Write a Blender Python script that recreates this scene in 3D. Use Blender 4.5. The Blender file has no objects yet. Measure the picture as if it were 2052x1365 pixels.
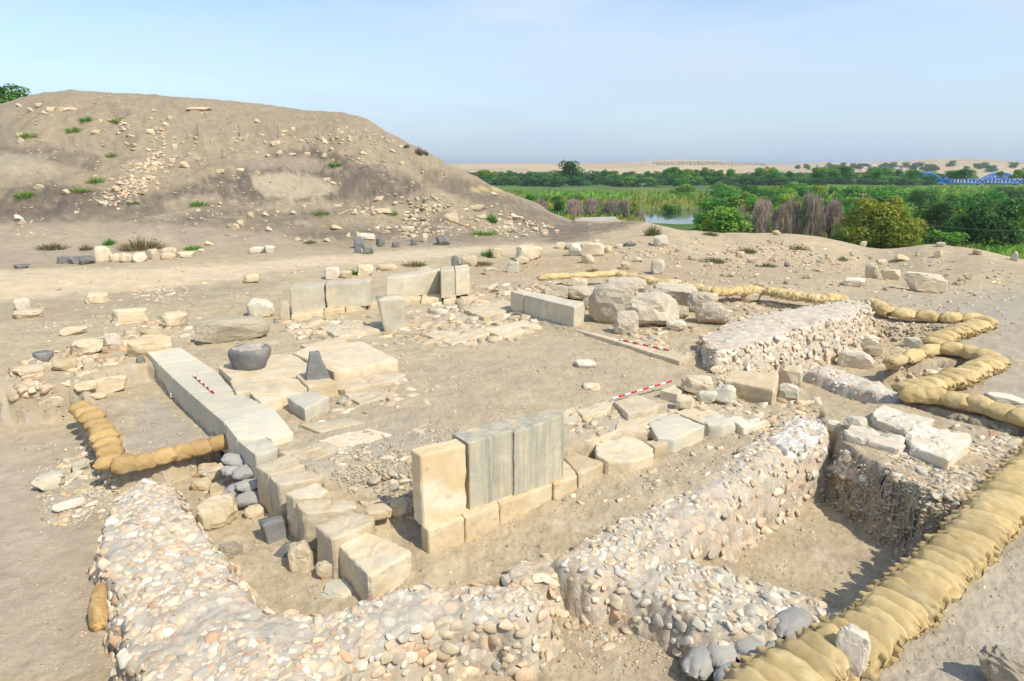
import bpy, bmesh, math, random
import numpy as np
from mathutils import Vector, Matrix
from mathutils.bvhtree import BVHTree
random.seed(7); RNG = np.random.default_rng(7)
S = bpy.context.scene
COL = S.collection
R = math.radians

# ------------------------------------------------------------------ camera
FPX, CX, CY, HZ, HC = 1338., 1026., 682.5, 340., 5.0       # photo pixels of a 2052 x 1365 frame; eye height 5 m
TILT = math.atan((CY-HZ)/FPX); CT, ST = math.cos(TILT), math.sin(TILT)
cam = bpy.data.objects.new('camera', bpy.data.cameras.new('camera')); COL.objects.link(cam)
cam.location = (0, 0, HC); cam.rotation_euler = (math.pi/2-TILT, 0, 0)
cam.data.sensor_width = 36; cam.data.lens = 36*FPX/2052
cam.data.clip_start = .1; cam.data.clip_end = 30000
S.camera = cam

# ------------------------------------------------------------------ sky, sun, exposure
SUN_AZ, SUN_EL = 132, 50                                   # clockwise from the view direction (+y)
W = bpy.data.worlds.new('World'); S.world = W; W.use_nodes = True
wt = W.node_tree; wn = wt.nodes; wn.clear()
def wnode(t, **k):
    n = wn.new(t)
    for a, b in k.items(): setattr(n, a, b)
    return n
sky = wnode('ShaderNodeTexSky', sky_type='NISHITA', sun_disc=False)
sky.sun_elevation = R(SUN_EL); sky.sun_rotation = R(SUN_AZ); sky.air_density = 1.0; sky.dust_density = .6; sky.ozone_density = 1.5
tc = wnode('ShaderNodeTexCoord'); mp = wnode('ShaderNodeMapping'); mp.inputs['Scale'].default_value = (1.0, 1.0, 4.5)
mp.inputs['Rotation'].default_value = (0, .25, .4)
cn = wnode('ShaderNodeTexNoise'); cn.inputs['Scale'].default_value = 1.5; cn.inputs['Detail'].default_value = 7; cn.inputs['Roughness'].default_value = .55
cr = wnode('ShaderNodeValToRGB'); cr.color_ramp.elements[0].position = .46; cr.color_ramp.elements[1].position = .72
cr.color_ramp.elements[0].color = (.0, .0, .0, 1); cr.color_ramp.elements[1].color = (.95, .95, .95, 1)
mx = wnode('ShaderNodeMix', data_type='RGBA'); mx.inputs['B'].default_value = (3.75, 4.4, 5.2, 1)   # thin high cloud veil
bg = wnode('ShaderNodeBackground'); bg.inputs['Strength'].default_value = .132
wo = wnode('ShaderNodeOutputWorld')
wt.links.new(tc.outputs['Generated'], mp.inputs['Vector']); wt.links.new(mp.outputs['Vector'], cn.inputs['Vector'])
wt.links.new(cn.outputs['Fac'], cr.inputs['Fac']); wt.links.new(cr.outputs['Color'], mx.inputs['Factor'])
hzs = wnode('ShaderNodeSeparateXYZ'); hzr = wnode('ShaderNodeMapRange', interpolation_type='SMOOTHSTEP'); hzm = wnode('ShaderNodeMix', data_type='RGBA')   # dusty air low over the horizon
hzr.inputs['From Min'].default_value = -.02; hzr.inputs['From Max'].default_value = .20; hzr.inputs['To Min'].default_value = .9; hzr.inputs['To Max'].default_value = 0; hzm.inputs['B'].default_value = (2.85, 3.6, 4.5, 1)
wt.links.new(tc.outputs['Generated'], hzs.inputs[0]); wt.links.new(hzs.outputs['Z'], hzr.inputs['Value']); wt.links.new(hzr.outputs['Result'], hzm.inputs['Factor']); wt.links.new(mx.outputs['Result'], hzm.inputs['A'])
wt.links.new(sky.outputs['Color'], mx.inputs['A']); wt.links.new(hzm.outputs['Result'], bg.inputs['Color'])
wt.links.new(bg.outputs['Background'], wo.inputs['Surface'])
sun = bpy.data.objects.new('sun', bpy.data.lights.new('sun', 'SUN')); COL.objects.link(sun)
sun.data.energy = 3.05; sun.data.angle = R(.5); sun.data.color = (1, .92, .78)
sd = Vector((math.sin(R(SUN_AZ))*math.cos(R(SUN_EL)), math.cos(R(SUN_AZ))*math.cos(R(SUN_EL)), math.sin(R(SUN_EL))))
sun.rotation_euler = sd.to_track_quat('Z', 'Y').to_euler(); sun.location = sd*60
S.view_settings.view_transform = 'Standard'; S.view_settings.look = 'None'; S.view_settings.gamma = 1
S.view_settings.exposure = .55

# ------------------------------------------------------------------ numpy noise
def _hash(i, j, k):
    h = (i.astype(np.int64)*374761393 + j.astype(np.int64)*668265263 + k.astype(np.int64)*2147483647) & 0xffffffff
    h = ((h ^ (h >> 13))*1274126177) & 0xffffffff
    return ((h ^ (h >> 16)) & 0xffff)/65535.
def vnoise(p):
    p = np.asarray(p, float); i = np.floor(p); f = p-i; f = f*f*(3-2*f); i = i.astype(np.int64); o = 0
    for a in (0, 1):
        for b in (0, 1):
            for c in (0, 1):
                w = (f[:, 0] if a else 1-f[:, 0])*(f[:, 1] if b else 1-f[:, 1])*(f[:, 2] if c else 1-f[:, 2])
                o = o + w*_hash(i[:, 0]+a, i[:, 1]+b, i[:, 2]+c)
    return o*2-1
def fbm(p, octv=4, g=.5):
    o = 0; a = 1; p = np.asarray(p, float)
    for _ in range(octv): o = o + a*vnoise(p); p = p*2.03+17.3; a *= g
    return o
def fbm2(x, y, s, octv=4, g=.5, seed=0.): return fbm(np.stack([x*s, y*s, np.full_like(x, seed*7.7)], 1), octv, g)
def worley(p, cell):                                        # nearest-cell distance, gap to the next cell and a random number per cell
    p = np.asarray(p, float)/cell; i0 = np.floor(p).astype(np.int64); f1 = np.full(len(p), 9.); f2 = f1.copy(); cid = np.zeros(len(p))
    for a in (-1, 0, 1):
        for b in (-1, 0, 1):
            for c in (-1, 0, 1):
                I, J, K = i0[:, 0]+a, i0[:, 1]+b, i0[:, 2]+c; h1, h2, h3 = _hash(I, J, K), _hash(I+57, J, K), _hash(I, J+91, K)
                d = np.sqrt((I+h1-p[:, 0])**2+(J+h2-p[:, 1])**2+(K+h3-p[:, 2])**2); n = d < f1
                f2 = np.where(n, f1, np.minimum(f2, d)); cid = np.where(n, _hash(I+13, J+7, K+3), cid); f1 = np.where(n, d, f1)
    return f1, f2-f1, cid
def sst(a, b, x):
    t = np.clip((x-a)/(b-a), 0, 1); return t*t*(3-2*t)
def sdf(px, py, poly):                                     # signed distance to polygon, negative inside
    d = np.full(px.shape, 1e18); inside = np.zeros(px.shape, bool); n = len(poly)
    for i in range(n):
        ax, ay = poly[i]; bx, by = poly[(i+1) % n]; ex, ey = bx-ax, by-ay
        wx, wy = px-ax, py-ay; t = np.clip((wx*ex+wy*ey)/(ex*ex+ey*ey+1e-12), 0, 1)
        d = np.minimum(d, (wx-ex*t)**2+(wy-ey*t)**2)
        c = ((ay > py) != (by > py)) & (px < (bx-ax)*(py-ay)/((by-ay) if by != ay else 1e-12)+ax); inside ^= c
    d = np.sqrt(d); return np.where(inside, -d, d)

# ------------------------------------------------------------------ pixel rays -> world
def ray(X, Y):
    a = (X-CX)/FPX; b = (Y-CY)/FPX
    return np.array([a, CT-b*ST, -(ST+b*CT)])              # depth along the lens axis = 1
def P(X, Y, z=0.):                                         # where the ray meets height z
    d = ray(X, Y); k = (z-HC)/d[2]; return (d[0]*k, d[1]*k)
def proj(x, y, z):
    dz = z-HC; dep = np.maximum(y*CT-dz*ST, .01); up = y*ST+dz*CT
    return CX+FPX*x/dep, CY-FPX*up/dep
def pts(s, z=None):                                        # "X,Y X,Y,z ..." -> pixel tuples or world points at height z
    o = []
    for t in s.split():
        v = [float(q) for q in t.split(',')]
        o.append(tuple(v[:2]) if z is None else P(v[0], v[1], v[2] if len(v) > 2 else z))
    return o

# ------------------------------------------------------------------ terrain height
RX = [-900, -300, 30, 70, 110, 160, 200, 430, 600, 700, 740, 775, 800, 850, 900, 950, 1000, 1060, 1110, 1150, 1200]
RY = [260, 235, 207, 200, 191, 187, 189, 205, 219, 229, 244, 268, 278, 305, 335, 358, 385, 413, 437, 452, 470]
RD = [85, 85, 80, 80, 80, 80, 80, 80, 78, 75, 73, 71, 70, 68, 67, 66, 65, 64, 63, 62, 62]
FX = [-900, 30, 400, 700, 900, 1000, 1100, 1200]; FD = [39, 39, 41, 44, 48, 53, 57, 58]
EX = [-900, 900, 1060, 1110, 1200, 1300, 1420, 1600, 1740, 1850, 2052, 2600]; ED = [140, 140, 105, 72, 68, 62, 57, 51, 46, 46, 42, 40]
HX = [-900, 700, 900, 1000, 1100, 1200, 1270, 1350, 1430, 1490, 1560, 1650, 1700, 1800, 1870, 1950, 2052, 3000]
HY = [322, 324, 328, 327, 327, 327, 325, 321, 323, 328, 331, 327, 328, 326, 322, 322, 328, 326]
FEAT = [  # polygon (pixels at z), floor height (or two points and two heights), wall width
 (pts('-500,870 60,850 150,835 205,960 330,970 455,915 540,990 640,1080 700,1150 760,1230 800,1500 -500,1500', -.8), -.85, .35),
 (pts('300,765 372,812 432,880 458,905 330,925 235,938 170,815 205,790 260,770', -.45), -.45, .25),
 (pts('570,1000 760,985 850,1005 870,1080 745,1165 620,1070', -.25), -.34, .5),
 (pts('850,1075 945,1015 1110,945 1230,908 1420,858 1490,862 1300,945 1150,1010 1000,1085 880,1140', -.3), ((P(900, 1100, -.5), -.55), (P(1420, 870, -.25), -.24)), .16),
 (pts('340,965 460,915 526,944,-.1 552,963,-.1 582,990,-.1 606,1016,-.1 652,1058,-.15 692,1092,-.28 744,1138,-.28 815,1108,-.28 856,1052,-.18 960,1014,-.18 1100,962,-.18 1150,943,-.12 1225,918,-.1 1300,905,-.08 1400,866,0 1480,846,0 1640,845,-.3 1650,885,-.3 1480,1000,-.3 1200,1125,-.4 1000,1215,-.5 830,1240,-.7 690,1250 520,1235 440,1150 380,1000', -.8), ((P(600, 1200, -.8), -.84), (P(1330, 930, -.3), -.21)), .14),
 (pts('770,1085 850,1052 905,1085 860,1140 780,1125', -.5), -.58, .45),
 (pts('560,1500 600,1300 860,1250 1000,1165,-.55 1110,1125,-.45 1200,1085,-.42 1330,1022,-.36 1450,965,-.3 1560,900,-.25 1640,865,-.3 1675,890,-.4 1660,960,-.9 1690,1060 1650,1180 1690,1225,0 1600,1300,0 1500,1370,0 1420,1480,0', -1.0), ((P(1150, 1150, -1), -1.02), (P(1640, 870, -.4), -.5)), .15),
 (pts('1370,1110 1440,1075 1520,1040 1655,1003 1720,1050 1830,1125 1930,1010,0 1850,1085,0 1760,1158,0 1690,1225,0 1600,1215,-.9 1480,1150', -1.15), -1.15, .24),
 (pts('1400,745 1560,735 1700,690 1745,655,0 1800,650,0.1 1880,652,.1 1950,660,.1 1905,682,0 1862,700,0 1800,720,-.1 1772,745,-.2 1865,722,0 1930,722,0 1978,735,0 1925,762,0 1850,785,0 1802,805,-.1 1900,830,0 2060,870,0 2060,905 1950,885 1800,840 1680,840 1600,860 1500,840 1440,800', -.5), -.5, .12),
 (pts('1430,598 1520,598 1600,610 1640,614 1560,632 1440,640 1330,590 1240,562 1300,570', .2), -.05, .25),
 (pts('545,628 600,616 700,600 770,592 890,582 955,578 1010,596 1085,640 1060,660 950,680 830,690 800,680 740,680 560,690', 0), -.03, .35),
 (pts('1150,660 1030,625 1080,590 1240,565 1340,600 1480,640 1400,700 1395,715', .1), .15, .3),
]
def H(x, y):
    x = np.asarray(x, float); y = np.asarray(y, float); yy = np.maximum(y, .5)
    Xh = np.where(y > .5, CX+FPX*x/(yy*CT), np.where(x > 0, 2600., -900.)); Xh = np.clip(Xh, -900, 3000)
    rr = np.hypot(x, y)
    h = .10*fbm2(x, y, .22, 4, .5, 1)+.35*fbm2(x, y, .05, 2, .5, 2)*sst(24, 40, rr)+.25*sst(24, 44, yy)*(y > 0)
    jit = .03*fbm2(x, y, 2.2, 3, .6, 3)+.08*fbm2(x, y, .6, 2, .6, 4)
    near = rr < 40
    if near.any():
        xn, yn = x[near], y[near]; hn = h[near]; jn = jit[near]; n0 = hn.copy()
        for poly, z, w in FEAT:
            d = sdf(xn, yn, poly)+jn; m = 1-sst(-.02, w, d)
            if isinstance(z, tuple):
                (a, za), (b, zb) = z; ex, ey = b[0]-a[0], b[1]-a[1]
                t = np.clip(((xn-a[0])*ex+(yn-a[1])*ey)/(ex*ex+ey*ey), 0, 1); zz = za+(zb-za)*t
            else: zz = z
            hn = hn*(1-m)+(zz+.22*n0)*m
        h[near] = hn
    # humps at the terrace edge
    for X, Y, z, a, b, hh in ((1500, 482, 0, 7, 5, 1.15), (1660, 492, 0, 4.5, 4, .9), (1880, 505, 0, 3.4, 3.4, 1.25), (1320, 500, 0, 6, 5, .5), (2060, 545, 0, 4, 3, .7), (1980, 520, 0, 4, 2.5, .5), (1260, 470, 0, 3, 4, .6)):
        px, py = P(X, Y, z); h = h+hh*np.exp(-((x-px)/a)**2-((y-py)/b)**2)
    dl = np.interp(Xh, [1250, 1340, 1400, 1460, 1520, 1580, 1640, 1700, 1760, 1820, 1880, 1940, 2000, 2100], [0, .39, .56, .97, 1.12, 1.26, 1.33, 1.42, 1.5, 1.44, 1.26, 1.25, 1.09, 1.0]); yc = np.interp(Xh, [1280, 1340, 1400, 2052], [66, 60, 49, 39.5])
    h = h-dl*sst(yc-15, yc-2, yy)*(y > .5)
    # mound
    Rr = np.interp(Xh, RX, RD); Ry = np.interp(Xh, RX, RY); Rf = np.interp(Xh, FX, FD)
    b = (Ry-CY)/FPX; Hr = np.maximum(HC-Rr*(ST+b*CT)/(CT-b*ST), 0)*(y > .5)
    p = (yy-Rf)/(Rr-Rf); pc = np.clip(p, 0, 1); shp = .62*pc+.38*sst(0, 1, pc)
    ter = np.sin(pc*17+2.6*fbm2(x, y, .035, 2, .5, 9))*.55+.95*fbm2(x, y, .09, 4, .5, 5)+.42*fbm2(x, y, .45, 4, .6, 6)
    hill = Hr*shp+ter*np.minimum(4*pc*(1-pc), 1)*np.minimum(Hr/6, 1)-np.maximum(p-1, 0)*(Rr-Rf)*.04*(Hr > 0)+.10*fbm2(x, y, .6, 3, .5, 8)*(pc > .9)*np.minimum(Hr, 1)
    h = h+hill*(p > 0)*(Hr > 0)
    # drop from the terrace to the river plain
    yE = np.interp(Xh, EX, ED); yE = np.where(y > .5, yE, np.where(y > -60, 999, 30))
    d = np.where(y > .5, yy-yE, rr-120)+1.2*fbm2(x, y, .12, 3, .5, 11); m = sst(0, 1, d/np.where(Xh < 1060, 60, 20)); h = h*(1-m)+(-9+.5*fbm2(x, y, .02, 3, .5, 12))*m
    # river bed and distant hills
    u = x/yy; q = ((u-.256)/.085)**2+((y-222)/46)**2
    h = h-2.6*(1-sst(.75, 1.15, q+.12*fbm2(x, y, .04, 3, .5, 13)))*(y > 100)
    hy = np.interp(Xh, HX, HY); bb = (hy-CY)/FPX; Hh = HC-2600*(ST+bb*CT)/(CT-bb*ST); k = sst(900, 2600, rr)
    h = h+(Hh+9)*k*(.82+.18*k)*(rr > 800)+(5*fbm2(x, y, .0022, 3, .5, 14))*sst(900, 1500, rr)*(1-sst(2000, 2600, rr))+14*fbm2(x, y, .0009, 3, .5, 15)*sst(2700, 4200, rr)-sst(2700, 5200, rr)*10
    return h

# ------------------------------------------------------------------ mesh and object helpers
def mesh(name, V, F, mat=None, smooth=True, col=None, sharp=0):
    me = bpy.data.meshes.new(name); V = np.asarray(V, np.float32)
    Fs = F if isinstance(F, list) else [F]
    Fs = [np.asarray(f, np.int32) for f in Fs if len(f)]
    me.vertices.add(len(V)); me.vertices.foreach_set('co', V.ravel())
    tot = np.concatenate([np.full(len(f), f.shape[1], np.int32) for f in Fs]); idx = np.concatenate([f.ravel() for f in Fs])
    me.loops.add(len(idx)); me.loops.foreach_set('vertex_index', idx)
    me.polygons.add(len(tot)); st = np.concatenate([[0], np.cumsum(tot)[:-1]]).astype(np.int32)
    me.polygons.foreach_set('loop_start', st)
    if smooth: me.polygons.foreach_set('use_smooth', np.ones(len(tot), bool))
    if col is not None:
        a = me.color_attributes.new('Col', 'FLOAT_COLOR', 'POINT'); c = np.ones((len(V), 4), np.float32); c[:, :3] = col
        a.data.foreach_set('color', c.ravel())
    if mat: me.materials.append(mat)
    me.update(calc_edges=True); me.validate()
    if sharp: me.set_sharp_from_angle(angle=R(sharp))
    return me
def link(name, me, loc=(0, 0, 0), rot=(0, 0, 0), parent=None, sc=None):
    o = bpy.data.objects.new(name, me); COL.objects.link(o); o.location = loc; o.rotation_euler = rot
    if sc is not None: o.scale = (sc,)*3 if isinstance(sc, (int, float)) else sc
    if parent: o.parent = parent
    return o
def tag(o, label=None, cat=None, group=None, kind=None):
    if label: o['label'] = label
    if cat: o['category'] = cat
    if group: o['group'] = group
    if kind: o['kind'] = kind
    return o
def empty(name, loc, rz=0): return link(name, None, loc, (0, 0, rz))
ICO = {}
def ico(n):
    if n not in ICO:
        bm = bmesh.new(); bmesh.ops.create_icosphere(bm, subdivisions=n, radius=1); bm.verts.ensure_lookup_table()
        ICO[n] = (np.array([v.co[:] for v in bm.verts]), np.array([[v.index for v in f.verts] for f in bm.faces])); bm.free()
    return ICO[n]
class MB:                                                  # boxes, bars and tubes collected into one mesh
    def __init__(s): s.V = []; s.F4 = []; s.F3 = []; s.n = 0; s.C = []
    def add(s, V, F, c=None):
        V = np.asarray(V, float); F = np.asarray(F)+s.n; s.V.append(V); (s.F4 if F.shape[1] == 4 else s.F3).append(F); s.n += len(V)
        if c is not None: s.C.append(np.broadcast_to(c, (len(V), 3)))
    def box(s, c, d, rz=0):
        v = np.array([[x, y, z] for z in (-.5, .5) for y in (-.5, .5) for x in (-.5, .5)])*np.array(d)
        v = v@np.array([[math.cos(rz), math.sin(rz), 0], [-math.sin(rz), math.cos(rz), 0], [0, 0, 1]])+np.array(c)
        s.add(v, [[0, 2, 3, 1], [4, 5, 7, 6], [0, 1, 5, 4], [2, 6, 7, 3], [0, 4, 6, 2], [1, 3, 7, 5]])
    def tube(s, path, rad, n=7):
        path = [Vector(p) for p in path]; rad = [rad]*len(path) if isinstance(rad, (int, float)) else rad; V = []
        for i, p in enumerate(path):
            t = (path[min(i+1, len(path)-1)]-path[max(i-1, 0)]).normalized()
            a = t.orthogonal().normalized(); b = t.cross(a)
            for k in range(n): V.append((p+rad[i]*(a*math.cos(2*math.pi*k/n)+b*math.sin(2*math.pi*k/n)))[:])
        F = [[i*n+k, i*n+(k+1) % n, (i+1)*n+(k+1) % n, (i+1)*n+k] for i in range(len(path)-1) for k in range(n)]
        V += [path[0][:], path[-1][:]]; m = len(path)*n; s.add(V, F)
        s.F3.append(np.array([[m, (k+1) % n, k] for k in range(n)]+[[m+1, m-n+k, m-n+(k+1) % n] for k in range(n)])+s.n-len(V))
    def mesh(s, name, mat, smooth=False):
        F = ([np.concatenate(s.F4)] if s.F4 else [])+([np.concatenate(s.F3)] if s.F3 else [])
        return mesh(name, np.concatenate(s.V), F, mat, smooth, np.concatenate(s.C) if s.C else None)

# ------------------------------------------------------------------ materials
def mat(name, c1, c2, scale=3., detail=6, rough=.95, bump=.3, bscale=12., spots=None, streak=None, attr=False, var=.12, bdist=.02, weave=0, pits=None, coord='Object', chips=None, mosaic=None):
    m = bpy.data.materials.new(name); m.use_nodes = True; t = m.node_tree; n = t.nodes; L = t.links.new
    b = n['Principled BSDF']; b.inputs['Roughness'].default_value = rough; b.inputs['Specular IOR Level'].default_value = .15
    tcn = n.new('ShaderNodeTexCoord'); oi = n.new('ShaderNodeObjectInfo'); add = n.new('ShaderNodeVectorMath'); add.operation = 'MULTIPLY_ADD'
    L(oi.outputs['Random'], add.inputs[0]); add.inputs[1].default_value = (91, 57, 33); L(tcn.outputs[coord], add.inputs[2]); vec = add.outputs[0]
    def noise(sc, de, ro=.6, v=None):
        q = n.new('ShaderNodeTexNoise'); q.inputs['Scale'].default_value = sc; q.inputs['Detail'].default_value = de; q.inputs['Roughness'].default_value = ro; L(v or vec, q.inputs['Vector']); return q.outputs['Fac']
    def ramp(f, a, bb, ca=(0, 0, 0, 1), cb=(1, 1, 1, 1)):
        r = n.new('ShaderNodeValToRGB'); r.color_ramp.elements[0].position = a; r.color_ramp.elements[1].position = bb; r.color_ramp.elements[0].color = ca; r.color_ramp.elements[1].color = cb; L(f, r.inputs['Fac']); return r.outputs['Color']
    def mixc(f, a, bb, mode='MIX'):
        q = n.new('ShaderNodeMix'); q.data_type = 'RGBA'; q.blend_type = mode
        for k, v in (('Factor', f), ('A', a), ('B', bb)):
            if isinstance(v, (tuple, float, int)): q.inputs[k].default_value = v if not isinstance(v, tuple) else (*v, 1)[:4]
            else: L(v, q.inputs[k])
        return q.outputs['Result']
    f1 = noise(scale, detail)
    if attr:
        at = n.new('ShaderNodeAttribute'); at.attribute_name = 'Col'
        c = mixc(1.0, at.outputs['Color'], ramp(f1, .25, .75, (*[q*2 for q in c1], 1), (*[q*2 for q in c2], 1)), 'MULTIPLY')
    else: c = ramp(f1, .3, .7, (*c1, 1), (*c2, 1))
    for sp in (spots or []):                                # (scale, low, high, colour, strength): patches of another mineral or soil
        c = mixc(ramp(noise(sp[0], 5, .65), sp[1], sp[2], (0, 0, 0, 1), (sp[4],)*3+(1,)), c, sp[3])
    if streak:                                              # rain-run stains, stretched down the stone
        mpn = n.new('ShaderNodeMapping'); mpn.inputs['Scale'].default_value = (1, 1, .07); L(vec, mpn.inputs['Vector'])
        for sc, lo, hi, cc, st_ in streak: c = mixc(ramp(noise(sc, 5, .7, mpn.outputs['Vector']), lo, hi, (0, 0, 0, 1), (st_,)*3+(1,)), c, cc)
    if pits:                                                # small pits and dark grains
        vo = n.new('ShaderNodeTexVoronoi'); vo.inputs['Scale'].default_value = pits[0]; L(vec, vo.inputs['Vector'])
        c = mixc(ramp(vo.outputs['Distance'], pits[1], pits[1]+.12, (pits[3],)*3+(1,), (0, 0, 0, 1)), c, pits[2])
    mosh = None
    if mosaic:                                             # flat stones set flush in the mortar, two sizes
        nd = n.new('ShaderNodeTexNoise'); nd.inputs['Scale'].default_value = 7; nd.inputs['Detail'].default_value = 3; L(vec, nd.inputs['Vector']); dv = n.new('ShaderNodeVectorMath'); dv.operation = 'MULTIPLY_ADD'; dv.inputs[1].default_value = (.11,)*3; L(nd.outputs['Color'], dv.inputs[0]); L(vec, dv.inputs[2])
        for sc_, fr_ in ((mosaic[0]*2.3, mosaic[1]*.8), (mosaic[0], mosaic[1])):
            v1 = n.new('ShaderNodeTexVoronoi'); v2 = n.new('ShaderNodeTexVoronoi'); v2.feature = 'DISTANCE_TO_EDGE'
            for q in (v1, v2): q.inputs['Scale'].default_value = sc_; L(dv.outputs[0], q.inputs['Vector'])
            sp_ = n.new('ShaderNodeSeparateColor'); L(v1.outputs['Color'], sp_.inputs[0]); mk = n.new('ShaderNodeMath'); mk.operation = 'MULTIPLY'
            L(mixc(1., ramp(v2.outputs['Distance'], .02, .11), ramp(noise(1.1, 4), .40, .56, (.6, .6, .6, 1), (1, 1, 1, 1)), 'MULTIPLY'), mk.inputs[0]); L(ramp(sp_.outputs[0], 1-fr_-.01, 1-fr_+.01), mk.inputs[1])
            pr = n.new('ShaderNodeValToRGB'); pr.color_ramp.interpolation = 'CONSTANT'; cs_ = mosaic[2]
            while len(pr.color_ramp.elements) < len(cs_): pr.color_ramp.elements.new(.5)
            for i_, c_ in enumerate(cs_): pr.color_ramp.elements[i_].position = i_/len(cs_); pr.color_ramp.elements[i_].color = (*c_, 1)
            L(sp_.outputs[1], pr.inputs['Fac']); c = mixc(mk.outputs[0], c, mixc(1., pr.outputs['Color'], ramp(f1, .3, .7, (.80, .79, .77, 1), (1.0, 1.0, 1.0, 1)), 'MULTIPLY')); mosh = mk.outputs[0]
    if chips:                                              # crumbs of paler and darker stone lying in the soil
        vo = n.new('ShaderNodeTexVoronoi'); vo.inputs['Scale'].default_value = chips[0]; L(vec, vo.inputs['Vector'])
        sp_ = n.new('ShaderNodeSeparateColor'); L(vo.outputs['Color'], sp_.inputs[0]); mm = n.new('ShaderNodeMath'); mm.operation = 'MULTIPLY'
        L(ramp(sp_.outputs[0], .62, .72), mm.inputs[0]); L(ramp(vo.outputs['Distance'], chips[1], chips[1]+.1, (1, 1, 1, 1), (0, 0, 0, 1)), mm.inputs[1]); m3 = n.new('ShaderNodeMath'); m3.operation = 'MULTIPLY'; m3.inputs[1].default_value = chips[2]; L(mm.outputs[0], m3.inputs[0])
        c = mixc(m3.outputs[0], c, ramp(sp_.outputs[1], .2, .8, (.30, .25, .19, 1), (.66, .58, .45, 1)))
    if var:
        hs = n.new('ShaderNodeHueSaturation'); mr = n.new('ShaderNodeMapRange'); mr.inputs['To Min'].default_value = 1-var; mr.inputs['To Max'].default_value = 1+var
        L(oi.outputs['Random'], mr.inputs['Value']); L(mr.outputs['Result'], hs.inputs['Value']); L(c, hs.inputs['Color']); c = hs.outputs['Color']
    L(c, b.inputs['Base Color'])
    if bump:
        f2 = noise(bscale, 8, .68)
        if weave:
            wv = n.new('ShaderNodeTexWave'); wv.inputs['Scale'].default_value = weave; wv.inputs['Distortion'].default_value = 1.5; L(vec, wv.inputs['Vector'])
            mt = n.new('ShaderNodeMath'); mt.operation = 'MULTIPLY_ADD'; mt.inputs[1].default_value = .25; L(wv.outputs['Fac'], mt.inputs[0]); L(f2, mt.inputs[2]); f2 = mt.outputs[0]
        if mosh is not None:
            mt = n.new('ShaderNodeMath'); mt.operation = 'MULTIPLY_ADD'; mt.inputs[1].default_value = .4; L(mosh, mt.inputs[0]); L(f2, mt.inputs[2]); f2 = mt.outputs[0]
        bp = n.new('ShaderNodeBump'); bp.inputs['Strength'].default_value = bump; bp.inputs['Distance'].default_value = bdist; L(f2, bp.inputs['Height']); L(bp.outputs['Normal'], b.inputs['Normal'])
    return m
CREAM, TAN, GREY = (.56, .46, .31), (.46, .33, .18), (.36, .35, .30)
M = {}
M['ground'] = mat('soil', (.42, .415, .41), (.57, .575, .58), 1.6, 12, bump=.8, bscale=14, attr=True, var=0, bdist=.04, pits=(11, .05, (.60, .52, .39), .55), chips=(21, .16, .8))
M['plain'] = mat('valley', (.40, .40, .40), (.60, .60, .60), .05, 10, bump=0, attr=True, var=0)
M['cream'] = mat('pale_limestone', (.70, .60, .43), (.56, .44, .27), 2.2, 9, bump=.7, bscale=8, spots=[(1.3, .52, .68, (.50, .46, .37), .7), (3.4, .56, .70, (.74, .67, .53), .6), (9, .6, .68, (.40, .31, .19), .4)], pits=(24, .06, (.30, .24, .16), .6), bdist=.035)
M['slab'] = mat('grey_weathered_limestone', (.64, .59, .455), (.52, .49, .39), 1.2, 9, bump=.45, bscale=9, spots=[(.9, .5, .66, (.70, .60, .42), .8), (4, .6, .72, (.40, .39, .34), .5)], pits=(22, .05, (.30, .26, .2), .5))
M['tan'] = mat('tan_limestone', (.66, .55, .37), (.53, .40, .22), 1.7, 9, bump=.6, bscale=9, spots=[(2.2, .5, .7, (.68, .60, .45), .8), (7, .6, .7, (.40, .30, .17), .5)], pits=(28, .05, (.28, .2, .12), .5), bdist=.035)
M['yellow'] = mat('yellow_orthostat_stone', (.70, .58, .38), (.62, .44, .22), 1.5, 8, bump=.4, bscale=12, spots=[(1.1, .5, .62, (.76, .68, .52), .9), (6, .62, .7, (.45, .32, .18), .5)], pits=(24, .05, (.35, .25, .14), .4))
M['streak'] = mat('rain_streaked_orthostat', (.53, .475, .335), (.40, .375, .28), 1.8, 8, bump=.5, bscale=12, streak=[(3.2, .45, .60, (.29, .29, .245), .75), (7, .54, .70, (.19, .19, .165), .5), (6, .55, .68, (.66, .55, .35), .7)], spots=[(.9, .52, .66, (.64, .47, .27), .75), (2.6, .5, .66, (.33, .325, .28), .5)], pits=(17, .035, (.2, .17, .13), .4))
M['greyortho'] = mat('grey_stained_orthostat', (.62, .56, .42), (.48, .44, .34), 1.4, 8, bump=.5, bscale=11, streak=[(2.5, .5, .68, (.42, .40, .31), .45), (5, .58, .74, (.66, .56, .38), .5)], spots=[(1.2, .5, .66, (.66, .54, .35), .7), (3, .55, .68, (.38, .36, .29), .5)], pits=(18, .05, (.25, .2, .14), .55))
M['conglom'] = mat('conglomerate', (.64, .55, .40), (.50, .43, .315), 2.5, 9, bump=1., bscale=7, spots=[(2, .5, .66, (.60, .52, .38), .8), (9, .58, .68, (.34, .31, .26), .6)], pits=(13, .12, (.62, .54, .42), .6), bdist=.1)
M['basalt'] = mat('basalt', (.16, .16, .155), (.24, .235, .22), 3, 8, bump=.6, bscale=14, rough=.85, spots=[(1.5, .52, .7, (.34, .32, .27), .65)], pits=(20, .06, (.08, .08, .08), .5))
M['white'] = mat('white_chalky_stone', (.72, .66, .55), (.60, .50, .36), 2.4, 8, bump=.6, bscale=8, spots=[(3, .58, .7, (.48, .40, .29), .6)], bdist=.04)
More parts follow.
